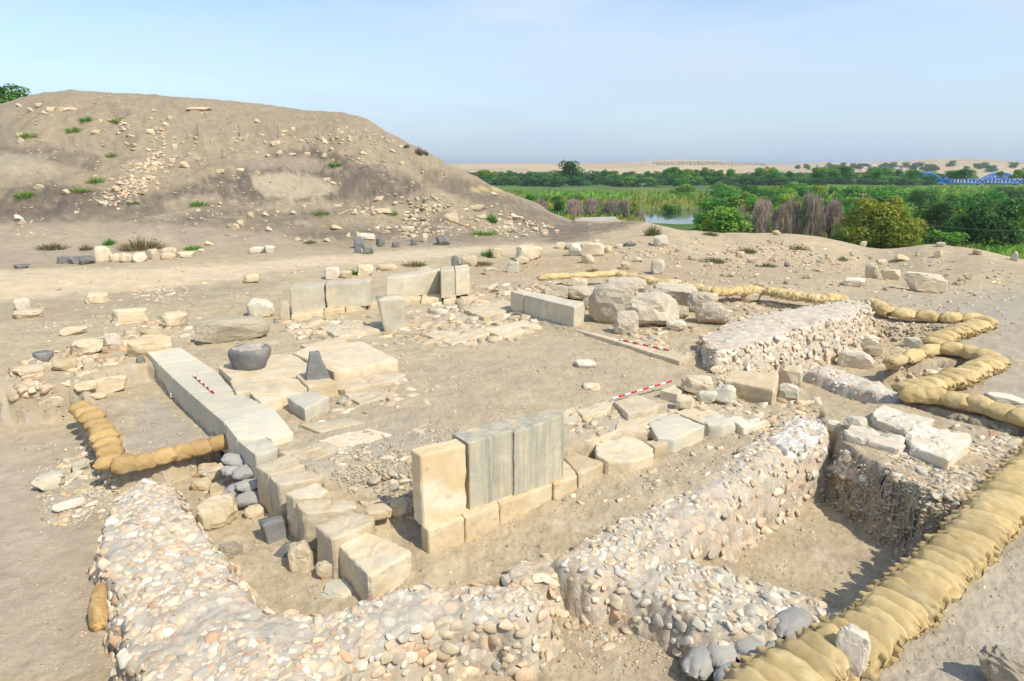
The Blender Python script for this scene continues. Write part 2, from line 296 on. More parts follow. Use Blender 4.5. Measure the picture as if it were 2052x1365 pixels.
M['burlap'] = mat('tan_burlap', (.70, .535, .265), (.58, .43, .195), 2.2, 7, bump=.6, bscale=14, weave=55, var=.13, bdist=.015, spots=[(1.6, .52, .72, (.74, .61, .38), .7), (5, .6, .75, (.48, .34, .15), .4)])
M['ochre'] = mat('ochre_burlap', (.64, .44, .20), (.52, .345, .14), 2.2, 7, bump=.6, bscale=14, weave=55, var=.13, bdist=.015, spots=[(1.6, .52, .72, (.56, .43, .24), .7), (5, .6, .75, (.34, .22, .09), .5)])
M['greybag'] = mat('grey_sandbag_cloth', (.46, .44, .39), (.37, .36, .33), 3, 6, bump=.4, bscale=22, weave=55, var=.10, bdist=.012, spots=[(3, .55, .75, (.50, .46, .37), .6)])
MOS = [(.64, .54, .40), (.66, .55, .42), (.60, .52, .41), (.70, .57, .42), (.64, .48, .34), (.56, .50, .42), (.72, .66, .55), (.62, .50, .36), (.70, .52, .37), (.46, .40, .33), (.60, .50, .38), (.68, .60, .47)]
M['mortar'] = mat('rubble_mortar', (.42, .42, .415), (.57, .575, .58), 5, 10, bump=.8, bscale=40, attr=True, var=0, pits=(38, .10, (.30, .285, .25), .6), bdist=.014, mosaic=(6.6, .58, MOS))
M['cobble'] = mat('cobble', (.38, .375, .36), (.62, .62, .61), 9, 8, bump=.6, bscale=14, attr=True, var=0)
M['red'] = mat('red_paint', (.62, .04, .05), (.55, .03, .04), 6, 3, rough=.5, bump=0, var=0)
M['whitep'] = mat('white_paint', (.8, .8, .8), (.72, .72, .72), 6, 3, rough=.5, bump=0, var=0)
M['iron'] = mat('rusty_iron', (.10, .08, .07), (.17, .13, .10), 8, 4, bump=0)
M['wood'] = mat('weathered_wood', (.34, .30, .25), (.24, .2, .16), 6, 4, bump=.2)
M['bark'] = mat('bark', (.16, .12, .08), (.10, .08, .06), 8, 5, bump=.4)
M['blue'] = mat('blue_bridge_paint', (.02, .17, .55), (.03, .24, .66), .3, 3, rough=.5, bump=0, var=0)
M['concrete'] = mat('concrete', (.52, .47, .38), (.40, .36, .29), 1.5, 6, bump=.3, bscale=6)
M['plaster'] = mat('house_plaster', (.66, .62, .54), (.52, .47, .39), .3, 4, bump=0, var=.25)
def leafmat(name, trans=.4):
    m = bpy.data.materials.new(name); m.use_nodes = True; t = m.node_tree; n = t.nodes; L = t.links.new; b = n['Principled BSDF']
    b.inputs['Roughness'].default_value = .7; b.inputs['Specular IOR Level'].default_value = .2
    at = n.new('ShaderNodeAttribute'); at.attribute_name = 'Col'; oi = n.new('ShaderNodeObjectInfo'); hs = n.new('ShaderNodeHueSaturation')
    mr = n.new('ShaderNodeMapRange'); mr.inputs['To Min'].default_value = .47; mr.inputs['To Max'].default_value = .53; L(oi.outputs['Random'], mr.inputs['Value']); L(mr.outputs['Result'], hs.inputs['Hue'])
    m2 = n.new('ShaderNodeMapRange'); m2.inputs['To Min'].default_value = 1.15; m2.inputs['To Max'].default_value = .85; L(oi.outputs['Random'], m2.inputs['Value']); L(m2.outputs['Result'], hs.inputs['Value'])
    L(at.outputs['Color'], hs.inputs['Color']); L(hs.outputs['Color'], b.inputs['Base Color'])
    tr = n.new('ShaderNodeBsdfTranslucent'); L(hs.outputs['Color'], tr.inputs['Color']); ms = n.new('ShaderNodeMixShader'); ms.inputs[0].default_value = trans
    L(b.outputs[0], ms.inputs[1]); L(tr.outputs[0], ms.inputs[2]); L(ms.outputs[0], n['Material Output'].inputs['Surface']); return m
M['leaf'] = leafmat('foliage')

# ------------------------------------------------------------------ the ground: one polar sheet out to the horizon
rad = [0.6]
while rad[-1] < 9000:
    r_ = rad[-1]; rad.append(r_+max(.03, r_*(.005 if r_ < 24 else .0072 if r_ < 45 else .0085 if r_ < 110 else .016)))
rad = np.array(rad)
fr = np.linspace(-52, 52, 760); bk = np.linspace(52, 308, 66)[1:-1]
ang = R(1)*np.concatenate([fr, bk]); NA, NR = len(ang), len(rad)
GX = (rad[:, None]*np.sin(ang)[None]).ravel(); GY = (rad[:, None]*np.cos(ang)[None]).ravel()
GZ = H(GX, GY)
rr_ = np.hypot(GX, GY)
GZ += np.where(rr_ < 90, .018*fbm2(GX, GY, 5., 3, .6, 21)*(rr_ < 40)+.012*fbm2(GX, GY, 16., 2, .6, 22)*(rr_ < 22), 0)
ii = np.arange(NR-1)[:, None]*NA; jj = np.arange(NA)[None]; j2 = (jj+1) % NA
GF = np.stack([ii+jj, ii+NA+jj, ii+NA+j2, ii+j2], -1).reshape(-1, 4)[:, ::-1]
GV = np.stack([GX, GY, GZ], 1)
gz = GZ.reshape(NR, NA); dr = np.gradient(gz, rad, axis=0); da = np.gradient(gz, axis=1)/np.maximum(rad[:, None]*np.gradient(ang)[None], .01); slope = np.hypot(dr, da).ravel()
k_ = (slope > .5) & (rr_ < 34); rg = .075*sst(.5, 1.5, slope[k_])   # crumbly faces of the cuts
GV[k_, 0] += rg*fbm(GV[k_]*4.5+3, 3, .65); GV[k_, 1] += rg*fbm(GV[k_]*4.5+31, 3, .65)
GX, GY, GZ = GV.T
# soil and vegetation colour of each point (albedo), plus painted haze farthest out
PX, PY = proj(GX, GY, GZ); front = GY > 1
n1 = fbm2(GX, GY, .9, 4, .6, 31); n2 = fbm2(GX, GY, .12, 4, .55, 32); n3 = fbm2(GX, GY, .028, 4, .55, 33); n4 = fbm(GV*3.5+11, 3, .6)
C = np.empty((len(GX), 3)); C[:] = (.475, .378, .235)
def paint(m, c): C[:] = C*(1-m[:, None])+np.array(c)*m[:, None]
def pmask(s, soft, jitter=0.):
    poly = pts(s); a = np.array(poly); o = np.zeros(len(GX)); k = front & (PX > a[:, 0].min()-60) & (PX < a[:, 0].max()+60) & (PY > a[:, 1].min()-60) & (PY < a[:, 1].max()+60) & (rr_ < 400)
    o[k] = 1-sst(-soft*.7, soft*.7, sdf(PX[k], PY[k], poly)+jitter*(n2[k]+.6*n1[k]+.35*n4[k])); return o
SITE = rr_ < 200
paint(np.clip(.5+n2*.9, 0, 1)*.45, (.505, .415, .27)); paint(np.clip(n1+.25*n4-.1, 0, 1)*.5, (.37, .30, .205)); paint(np.clip(n4-.15, 0, 1)*.6, (.56, .47, .33)); n5 = fbm(GV*11+5, 3, .6)*(rr_ < 30); paint(np.clip(n5*1.2-.1, 0, 1)*.5, (.33, .275, .2)); paint(np.clip(-n5*1.2-.2, 0, 1)*.5, (.58, .50, .37))
hillm = SITE*sst(36, 46, rr_)*(PX < 1180); paint(hillm*.9, (.30, .242, .16)); paint(hillm*np.clip(n1*1.2+.1, 0, 1)*.35, (.33, .265, .18)); paint(hillm*np.clip(n4*.8, 0, 1)*.4, (.45, .38, .28))
for s_, so, ji, k_ in (('-120,398 120,372 215,385 300,385 400,352 470,330 520,316 600,303 690,314 760,335 850,372 800,402 700,416 640,412 560,416 480,408 420,400 330,408 230,425 120,428 -120,420', 10, 16, 1.),
        ('-120,288 120,298 205,314 190,338 120,326 -120,302', 7, 9, .8), ('-120,430 200,408 330,404 335,430 150,446 -120,452', 7, 9, .8), ('420,398 560,416 700,408 780,398 720,440 560,456 460,446 330,452 380,420', 9, 12, .7), ('820,320 980,372 1120,438 1290,440 1200,472 1110,480 1000,428 920,392 850,360', 9, 12, .75),
        ('700,455 860,440 910,470 760,484 650,484 560,470', 7, 10, .75), ('330,462 470,466 630,480 500,494 370,492', 7, 8, .5), ('200,440 420,425 640,442 860,432 1000,470 900,486 640,482 400,470 200,460', 7, 14, .5)):
    paint(pmask(s_, so, ji)*k_*np.clip(.92+.5*n1+.5*n4, .3, 1), (.15, .122, .095))
paint(pmask('500,350 540,345 600,347 650,360 678,380 640,396 580,402 530,395 505,375', 5, 3)*.9, (.42, .345, .24)); paint(pmask('470,322 540,310 640,318 700,335 660,345 560,338 500,345', 6, 5)*.7, (.37, .30, .215))
paint(pmask('-120,305 90,308 110,345 60,350 -120,350', 8, 5)*.7, (.39, .33, .24)); paint(pmask('-120,455 250,445 420,455 560,470 640,500 900,495 1060,490 1060,510 640,520 300,520 -120,520', 12, 10)*.6, (.43, .35, .25))
paint(pmask('-120,545 200,540 420,530 640,512 900,497 1100,492 1200,486 1200,496 900,515 700,532 560,545 430,568 300,580 150,595 -120,612', 7, 5)*.9, (.62, .50, .33))
paint(pmask('-120,614 200,590 400,572 560,552 620,560 480,590 300,612 120,640 -120,660', 12, 8)*.5, (.33, .275, .20))
paint(pmask('1000,555 900,545 980,525 1120,520 1240,520 1270,545 1180,553 1080,560', 10, 14)*.5, (.44, .31, .19)); paint(pmask('1280,560 1340,520 1500,515 1700,520 1740,545 1600,560 1420,570', 15, 16)*.45, (.42, .32, .21))
paint(pmask('1860,620 2060,590 2060,700 1990,720 1900,700', 20, 10)*.6, (.37, .335, .275)); paint(pmask('1650,590 1900,585 2060,570 2060,640 1990,640 1750,610', 14, 12)*.4, (.38, .34, .275)); paint(pmask('1990,740 2060,740 2060,830 1960,800', 14, 10)*.5, (.40, .375, .325))
paint(pmask('1600,1300 1800,1200 1960,1060 2080,960 2080,1400 1560,1400', 20, 12)*.55, (.42, .39, .33))
paint(pmask('1130,870 1290,800 1480,810 1500,850 1300,890 1180,920', 12, 8)*.6, (.55, .47, .34)); paint(pmask('620,870 800,830 930,870 830,1000 700,990 600,930', 20, 14)*.5, (.40, .37, .31)); paint(pmask('1200,840 1340,820 1370,880 1240,890', 15, 8)*.5, (.50, .45, .36))
paint(pmask('520,640 760,620 1085,600 1090,660 960,690 820,690 600,690', 16, 14)*.5, (.50, .41, .27)); paint(pmask('590,870 800,740 960,700 1090,660 1390,748 1340,790 1150,840 900,860 700,880', 16, 8)*.6, (.47, .38, .255))
paint(pmask('-120,900 180,860 200,1350 -120,1350', 14, 10)*.5, (.42, .35, .275)); paint(pmask('240,900 300,780 440,880 330,925', 14, 6)*.6, (.40, .36, .29)); paint(pmask('90,960 190,880 240,960 200,1040 90,1050', 14, 10)*.6, (.44, .39, .31))
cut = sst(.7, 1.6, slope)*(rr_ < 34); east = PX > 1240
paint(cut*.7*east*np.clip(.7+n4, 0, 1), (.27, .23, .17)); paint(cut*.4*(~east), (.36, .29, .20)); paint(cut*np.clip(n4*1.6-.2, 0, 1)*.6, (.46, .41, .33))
low = GZ < -4; far = rr_ > 60
veg = sst(-2.0, -6.5, GZ)*far*(rr_ < 1000); paint(veg*.95, (.085, .155, .03)); paint(veg*np.clip(n3*1.6+.2, 0, 1), (.14, .20, .035)); paint(veg*np.clip(n2*1.2-.1, 0, 1)*.8, (.05, .10, .025))
paint(veg*sst(140, 70, rr_)*np.clip(.5+n2, 0, 1), (.16, .17, .06))
paint(pmask('960,376 1130,380 1260,382 1430,383 1430,390 1180,388 1120,386 940,382', 2.5, 2)*.9, (.50, .39, .16)); paint(pmask('1050,396 1180,388 1440,388 1470,400 1300,410 1130,412', 3, 3)*.8, (.05, .20, .02))
hz = sst(800, 900, rr_); paint(hz, (.50, .385, .225)); paint(hz*np.clip(n3*.9+.15, 0, 1)*.5, (.42, .35, .23)); nh = fbm2(GX, GY, .0035, 5, .6, 41); paint(hz*sst(.15, .5, nh)*.7, (.58, .45, .26)); paint(hz*sst(.25, .5, fbm2(GX, GY*2.5, .0022, 4, .6, 42))*.6, (.26, .25, .17))
paint(sst(2750, 3300, rr_)*1., (.30, .33, .38))  # farthest ridge tinted blue-grey: distance haze put into its colour
bed = (GZ < -9.95) & far & (rr_ < 300); paint(bed*1., (.12, .11, .08))
# one sheet, split by what it is
fc = rr_[GF[:, 0]]; fz = GZ[GF].mean(1); fpx = PX[GF[:, 0]]
isfar = fc > 640
isplain = (~isfar) & (fc > 60) & (fz < -6.5)
ishill = (~isfar) & (~isplain) & (fc > 38) & (GY[GF[:, 0]] > 20) & (fpx < 1150) & (GY[GF[:, 0]] > np.interp(fpx, FX, FD))
def sub(name, sel, m):
    f = GF[sel]; u, inv = np.unique(f, return_inverse=True)
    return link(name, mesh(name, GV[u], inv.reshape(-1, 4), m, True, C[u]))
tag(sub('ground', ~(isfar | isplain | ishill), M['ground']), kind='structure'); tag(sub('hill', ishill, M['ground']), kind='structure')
tag(sub('plain', isplain, M['plain']), kind='structure'); tag(sub('hills', isfar, M['plain']), kind='structure')
kk = (np.arange(NR) < np.searchsorted(rad, 420)).nonzero()[0][-1]*NA
BV = BVHTree.FromPolygons(GV[:kk+NA].tolist(), GF[:(kk//NA)*NA].tolist())
def G(X, Y):                                               # where a pixel ray meets the terrain
    d = Vector(ray(X, Y)).normalized(); h = BV.ray_cast(Vector((0, 0, HC)), d)
    if h[0] is None: p = P(X, max(Y, 372), -9); return Vector((p[0], p[1], -9)), Vector((0, 0, 1))
    return h[0], h[1]
def gz_at(x, y):
    h = BV.ray_cast(Vector((x, y, 60)), Vector((0, 0, -1))); return h[0].z if h[0] else 0.
def depth(p): return p[1]*CT-(p[2]-HC)*ST
# river
wm = bpy.data.materials.new('river_water'); wm.use_nodes = True; b_ = wm.node_tree.nodes['Principled BSDF']; b_.inputs['Base Color'].default_value = (.03, .06, .06, 1); b_.inputs['Roughness'].default_value = .06
wv_ = wm.node_tree.nodes.new('ShaderNodeTexNoise'); wv_.inputs['Scale'].default_value = .6; wb_ = wm.node_tree.nodes.new('ShaderNodeBump'); wb_.inputs['Strength'].default_value = .04; wm.node_tree.links.new(wv_.outputs['Fac'], wb_.inputs['Height']); wm.node_tree.links.new(wb_.outputs['Normal'], b_.inputs['Normal'])
th = np.linspace(0, 2*math.pi, 60)[:-1]; yc = 222+62*np.sin(th); xc = yc*.256+62*.4*np.cos(th)
tag(link('river_water', mesh('river_water', np.stack([xc, yc, np.full_like(xc, -10.3)], 1), [np.arange(59)[None]], wm, False)), kind='structure')

# ------------------------------------------------------------------ stone makers
def resample(poly, step):
    o = []
    for i in range(len(poly)):
        a, b = np.array(poly[i]), np.array(poly[(i+1) % len(poly)]); n = max(2, int(np.linalg.norm(b-a)/step+.5))
        for k in range(n): o.append(a+(b-a)*k/n)
    return np.array(o)
def block_mesh(name, poly, zt, zb, m, rough=.02, bev=.04, step=.07, sag=0., tops=None):
    poly = [np.array(p) for p in poly]; n = len(poly); q = []
    if sum(poly[i][0]*poly[(i+1) % n][1]-poly[(i+1) % n][0]*poly[i][1] for i in range(n)) < 0: poly = poly[::-1]; tops = tops[::-1] if tops else None
    for i in range(n):                                     # cut the corners a little
        p, a, b = poly[i], poly[i-1], poly[(i+1) % n]; la, lb = np.linalg.norm(a-p), np.linalg.norm(b-p); c = min(bev*.9, .2*la, .2*lb)
        q += [p+(a-p)/la*c, p+(b-p)/lb*c]
    pr = resample(q, step); K = len(pr); cen = pr.mean(0); toc = cen-pr; L = np.linalg.norm(toc, axis=1, keepdims=True); dirn = toc/L; size = L.min(); bev = min(bev, .4*size, .4*(zt-zb))
    prof = [(0, z) for z in np.linspace(zb, zt-bev, max(2, int((zt-zb)/step)+1))]
    prof += [(bev*(1-math.cos(a)), zt-bev+bev*math.sin(a)) for a in (.5, 1.05, 1.5708)]
    V = [np.concatenate([pr+dirn*np.minimum(d, L*.9), np.full((K, 1), z)], 1) for d, z in prof]
    base = pr+dirn*np.minimum(bev, L*.9); nr = max(2, int(L.mean()/step/1.2))
    for k in range(1, nr): V.append(np.concatenate([base+(cen-base)*k/nr, np.full((K, 1), zt)], 1))
    nrow = len(V); V = np.concatenate(V+[np.array([[*cen, zt]])]); i = np.arange(nrow-1)[:, None]*K; j = np.arange(K)[None]; j2 = (j+1) % K
    F = np.stack([i+j, i+j2, i+K+j2, i+K+j], -1).reshape(-1, 4); last = (nrow-1)*K; T = np.stack([last+np.arange(K), last+(np.arange(K)+1) % K, np.full(K, last+K)], 1)
    org = np.array([*cen, zb]); sd_ = RNG.uniform(0, 90, 3)
    if tops is not None:                                   # a top that is not level: heights at the corners
        P0 = np.array([p for p in poly]); w = 1/(((V[:, None, :2]-P0[None])**2).sum(2)+.01)**1.5; zz = (w*np.array(tops)).sum(1)/w.sum(1); V[:, 2] = zb+(V[:, 2]-zb)*(zz-zb)/(zt-zb)
    rad_ = V-np.array([*cen, (zt+zb)/2]); rad_ /= np.linalg.norm(rad_, axis=1, keepdims=True)+1e-9
    d = fbm(V*2.6+sd_, 3)*.7+fbm(V*8+sd_, 4, .65)*.6; V = V+rad_*(rough*d)[:, None]
    ed = sst(bev*2.6, 0, np.abs(V[:, 2]-zt)) if rough > .03 else 0
    V[:, 2] -= np.maximum(fbm(V*4+sd_+9, 3), 0)*rough*1.6*ed
    return mesh(name, V-org, [F, T], m, sharp=26), org
def block(name, label, cat, px, zt, zb, m, group=None, rough=.02, bev=.04, tops=None, parent=None):
    poly = pts(px, zt); sc_ = np.linalg.norm(np.array(poly[0])-np.array(poly[2])); step = max(.05, min(.11, depth((*poly[0], zt))*.006))
    me, org = block_mesh(name, poly, zt, zb, M[m], rough*.9, bev*.5, step*.75, tops=tops)
    o = link(name, me, org); return tag(o, label, cat, group)
def rock_mesh(name, m, seed, n=3, box=.55, cuts=7, rough=.12, flat=0., cut0=.62):
    V, F = ico(n); V = V.copy(); r = np.random.default_rng(seed); V = np.sign(V)*np.abs(V)**box; V /= np.abs(V).max()
    for k in range(cuts):                                  # knock faces off
        d = r.normal(size=3); d /= np.linalg.norm(d); t = r.uniform(cut0, cut0+.3)*np.abs(V@d).max(); e = V@d-t; V -= np.outer(np.maximum(e, 0), d)
    V *= (1+rough*.7*fbm(V*1.6+seed*3.1, 3)+rough*.5*fbm(V*5+seed, 3, .6))[:, None]
    if flat: V[:, 2] = np.maximum(V[:, 2], -1+flat)
    lo, hi = V.min(0), V.max(0); V = (V-(lo+hi)/2)/((hi-lo)/2); V[:, 2] = V[:, 2]+1
    return mesh(name, V*.5, F, m, sharp=24)                           # unit footprint, base at z = 0, height 1
def place_rock(name, label, cat, X, Y, w, h, m, dr=.75, seed=0, n=3, group=None, rz=None, box=.55, cuts=7, rough=.12, sink=.12, zb=None, me=None, tilt=0., cut0=.62):
    if zb is None: hit, nrm = G(X, Y)
    else: p = P(X, Y, zb); hit = Vector((p[0], p[1], zb))
    k = depth(hit)/FPX; ww = w*k; dd = ww*dr; hh = h*k/.93-dd*.30*(hit.length and (HC-hit.z)/hit.length)*1.0; hh = max(hh, .28*h*k)
    v = Vector((hit.x, hit.y, 0)).normalized(); c = hit+v*dd*.42
    if me is None: me = rock_mesh(name, M[m], seed, n, box, cuts, rough, cut0=cut0)
    a = math.atan2(-v.x, v.y) if rz is None else rz
    o = link(name, me, (c.x, c.y, hit.z-sink*hh), (tilt*random.uniform(-1, 1), tilt*random.uniform(-1, 1), a), sc=(ww, dd, hh*(1+sink)))
    return tag(o, label, cat, group)
GB = None
# ------------------------------------------------------------------ cut blocks of the temple
g = 'squared blocks of the temple front'
for nm, lb, px, zt, zb, m, ro, be in [
 ('wall_slab', 'farthest grey slab topping the long left wall, by the tan boulder', '293,704 360,696 398,720 318,730', .12, -.55, 'slab', .015, .035),
 ('wall_slab', 'grey wall slab second from the far end, top of the left wall', '319,731 399,721 434,744 344,755', .12, -.55, 'slab', .015, .035),
 ('wall_slab', 'grey wall slab carrying the small red and white rod', '345,756 435,745 469,783 379,787', .12, -.55, 'slab', .015, .035),
 ('wall_slab', 'long pale grey slab on the left wall, nearer than the red and white rod', '380,788 470,784 548,818 449,847', .12, -.6, 'slab', .015, .035),
 ('wall_slab', 'nearly square grey slab at the near end of the left wall', '450,848 549,819 588,866 545,881 533,875 475,879', .12, -.65, 'slab', .018, .035),
 ('wall_slab', 'low end slab of the left wall, above the pile of grey sandbags', '474,881 532,877 546,886 557,898 512,912', .08, -.7, 'slab', .02, .04),
 ('ashlar_block', 'cream block at the head of the stepped front row, beside the grey sandbags', '511,934 589,906 618,919 612,932 539,952', 0, -.85, 'cream', .022, .05),
 ('ashlar_block', 'long cream block second from the sandbags in the stepped front row', '541,954 614,934 655,944 644,957 557,973', -.04, -.85, 'cream', .026, .06),
 ('ashlar_block', 'cream block third from the sandbags in the stepped front row', '570,988 636,967 656,981 640,995 589,999', -.08, -.9, 'cream', .026, .06),
 ('ashlar_block', 'rough cream block with a crumbling front in the stepped row above the basalt wedges', '593,1006 642,997 712,1001 716,1014 655,1024 605,1026', -.1, -.9, 'cream', .04, .07),
 ('ashlar_block', 'cream block with a round socket in its top, behind the biggest corner block', '629,1052 702,1023 750,1034 745,1048 666,1082', -.14, -.95, 'cream', .028, .08),
 ('corner_block', 'biggest cream block, at the near corner of the temple front', '671,1086 722,1064 778,1076 826,1107 739,1155', -.28, -.95, 'cream', .03, .09),
 ('plinth_block', 'plinth block under the yellow upright stone', '842,1052 858,1064 930,1038 915,1020', -.18, -.75, 'tan', .025, .04),
 ('plinth_block', 'plinth block under the left half of the rain-streaked slab', '916,1021 932,1039 1000,1012 984,990', -.18, -.75, 'tan', .025, .04),
 ('plinth_block', 'longest plinth block, under the right half of the rain-streaked slab', '986,989 1002,1011 1108,971 1092,950', -.18, -.72, 'tan', .02, .04),
 ('plinth_block', 'plinth block sticking out right of the rain-streaked slab', '1094,952 1110,972 1158,953 1140,925 1126,921', -.15, -.72, 'tan', .025, .05),
 ('ashlar_block', 'lower course block half buried below the yellow upright stone', '848,1098 862,1118 928,1092 916,1076', -.66, -1.0, 'tan', .03, .04),
 ('ashlar_block', 'lower course block half buried below the plinth of the streaked slab', '918,1077 930,1092 988,1071 976,1052', -.62, -1.0, 'tan', .03, .04),
 ('footing_slab', 'grey topped slab right of the streaked upright, second in the front footing', '1131,917 1147,906 1214,925 1160,951', -.12, -.70, 'tan', .025, .05),
 ('footing_slab', 'large round-edged slab in the middle of the right front footing', '1193,884 1230,871 1278,879 1304,895 1311,912 1264,925 1217,924 1195,912', -.06, -.50, 'cream', .025, .07),
 ('footing_slab', 'small squared block between the round-edged slab and the big flat slab', '1291,884 1334,874 1338,886 1312,896', -.05, -.45, 'cream', .03, .05),
 ('footing_slab', 'big flat grey slab at the right of the front footing', '1299,847 1349,827 1413,853 1351,881 1318,878', .02, -.45, 'slab', .02, .04),
 ('footing_slab', 'cracked flat slab right of the big flat grey slab', '1393,838 1442,827 1475,847 1447,854 1420,851', .0, -.4, 'slab', .03, .05),
 ('footing_slab', 'last flat slab of the front footing, beside the pale rubble wall end', '1455,838 1500,822 1545,840 1490,856', -.05, -.45, 'slab', .035, .05),
 ('footing_slab', 'low pale slab behind the big round-edged slab', '1168,884 1228,864 1288,852 1298,866 1232,870 1186,884', .02, -.3, 'cream', .03, .04),
 ('footing_slab', 'low pale slab behind the big flat grey slab', '1236,848 1298,834 1344,826 1298,846 1288,851 1234,862', .03, -.3, 'cream', .03, .04),
 ('footing_slab', 'thin slab bridging the big flat grey slab and the fissured rocks', '1352,825 1396,812 1440,826 1394,837 1415,851', .02, -.3, 'cream', .03, .04),
 ('squared_block', 'long rounded tan block lying in front of the high rubble wall', '1449,760 1463,738 1562,750 1554,782', .24, -.22, 'tan', .03, .12),
 ('worn_slab', 'worn slab sunk in the floor below the widest raised paving slab', '690,790 760,775 800,790 720,806', 0.05, -.25, 'cream', .035, .05),
 ('worn_slab', 'worn slab sunk in the sandy floor left of its pale patches', '812,790 880,770 935,790 860,812', 0.04, -.25, 'cream', .035, .05),
 ('worn_slab', 'half-buried slab in the gravel behind the stepped block row', '640,880 740,858 790,870 690,900', 0.03, -.25, 'cream', .035, .05),
 ('worn_slab', 'half-buried slab touching the last two grey wall slabs', '560,905 640,885 700,895 625,922', 0.03, -.25, 'cream', .035, .05),
 ('worn_slab', 'low worn slab behind the yellow upright block', '800,850 860,835 930,860 850,872', 0.05, -.25, 'cream', .035, .05),
 ('worn_slab', 'worn slab peeping over the right end of the streaked uprights', '1085,835 1150,815 1168,840 1140,850', 0.05, -.25, 'cream', .035, .05),
 ('worn_slab', 'flat pale slab in the rubble below the left end of the back wall', '640,655 720,640 760,660 680,675', 0.09, -.25, 'cream', .035, .05),
 ('worn_slab', 'flat slab in the rubble right of the leaning tapered stone', '850,670 930,650 985,665 905,690', 0.07, -.25, 'cream', .035, .05),
 ('worn_slab', 'flat slab at the right end of the rubble strip', '970,660 1050,640 1085,652 1010,676', 0.09, -.25, 'cream', .035, .05),
 ('worn_slab', 'flat slab just behind the widest raised paving slab', '600,690 680,675 720,690 640,705', 0.11, -.25, 'cream', .035, .05),
 ('worn_slab', 'flat slab in the rubble left of the long slanting upright', '930,620 1010,600 1040,615 970,635', 0.11, -.25, 'cream', .035, .05),
 ('threshold_slab', 'long low slab at the near end of the floor edge, left of the near rod', '1156,823 1199,806 1230,805 1218,823 1168,834', .10, -.25, 'cream', .025, .04),
 ('threshold_slab', 'flat slab just below the near red and white rod', '1231,805 1278,790 1323,808 1311,819 1258,830', .12, -.25, 'cream', .03, .05),
 ('threshold_slab', 'flat slab at the far end of the near red and white rod', '1322,781 1352,770 1367,783 1358,791', .18, -.2, 'cream', .03, .05),
 ('paving_slab', 'widest raised paving slab behind the basalt wedge', '587,707 628,690 726,684 797,721 669,745', .30, -.1, 'cream', .02, .04),
 ('paving_slab', 'paving slab carrying the basalt bowl', '436,734 520,711 588,709 624,734 614,751 557,757 464,759', .24, -.1, 'cream', .02, .03),
 ('paving_slab', 'paving slab in front of the basalt bowl', '460,762 568,757 606,760 621,776 604,784 503,784 472,786', .20, -.1, 'cream', .018, .03),
 ('paving_slab', 'pale narrow paving slab left of the small square block', '500,786 588,771 608,786 522,806', .17, -.1, 'cream', .018, .03),
 ('paving_slab', 'small square block on the floor in front of the basalt wedge', '575,796 622,782 660,795 611,820', .22, -.1, 'slab', .03, .04),
 ('paving_slab', 'slab under the standing basalt wedge', '592,751 655,756 676,765 618,775', .26, -.1, 'tan', .02, .03),
 ('step_slab', 'long low step slab left of the square floor block, near the left wall', '652,768 790,742 812,750 800,760 690,782', .08, -.2, 'cream', .035, .04),
 ('step_slab', 'worn step slab below the long low step', '600,850 700,838 730,846 640,866', .03, -.25, 'cream', .03, .04)]:
    block(nm, lb, nm.split('_')[-1], px, zt, zb, m, g, ro, be)
g = 'upright orthostat slabs'
for nm, lb, px, zt, zb, m, ro, be, tops in [
 ('orthostat', 'yellow upright block, left end of the front orthostat pair', '843,915 934,892 915,878 823,901', .96, -.18, 'yellow', .022, .05, None),
 ('orthostat', 'rain-streaked dark slab in the middle of the front uprights', '940,889 1029,862 1008,838 906,869', .95, -.18, 'streak', .015, .03, None),
 ('orthostat', 'rain-streaked slab at the right end of the front uprights', '1030,864 1131,838 1112,822 1009,838', .95, -.18, 'streak', .015, .03, [.93, 1.02, .96, .9]),
 ('orthostat', 'weathered grey upright at the left end of the back wall', '579,578 648,571 655,562 586,568', 1.03, .15, 'greyortho', .03, .08, None),
 ('orthostat', 'brown upright beside the left end upright of the back wall', '651,570 741,564 745,556 657,562', 1.03, .15, 'greyortho', .03, .07, None),
 ('orthostat', 'long dip-topped grey slab of the back wall, behind the leaning stone', '773,558 882,546 884,538 778,549', .98, .15, 'greyortho', .03, .07, [1.0, 1.04, 1.0, .92]),
 ('orthostat', 'narrow projecting upright in the back wall', '883,543 911,541 908,533 882,535', 1.22, .15, 'greyortho', .025, .06, None),
 ('orthostat', 'grey upright at the right end of the back wall', '912,541 941,538 938,530 910,533', 1.16, .12, 'greyortho', .03, .08, None),
 ('orthostat', 'short grey upright at the far end of the right wall', '1023,584 1049,591 1066,585 1042,579', .80, .10, 'greyortho', .02, .05, None),
 ('orthostat', 'long grey slanting upright of the right wall, beside the boulders', '1050,591 1151,616 1172,606 1068,585', .80, .10, 'greyortho', .02, .05, None)]:
    block(nm, lb, 'upright stone', px, zt, zb, m, g, ro, be, tops)
g = 'footing stones under the back wall'
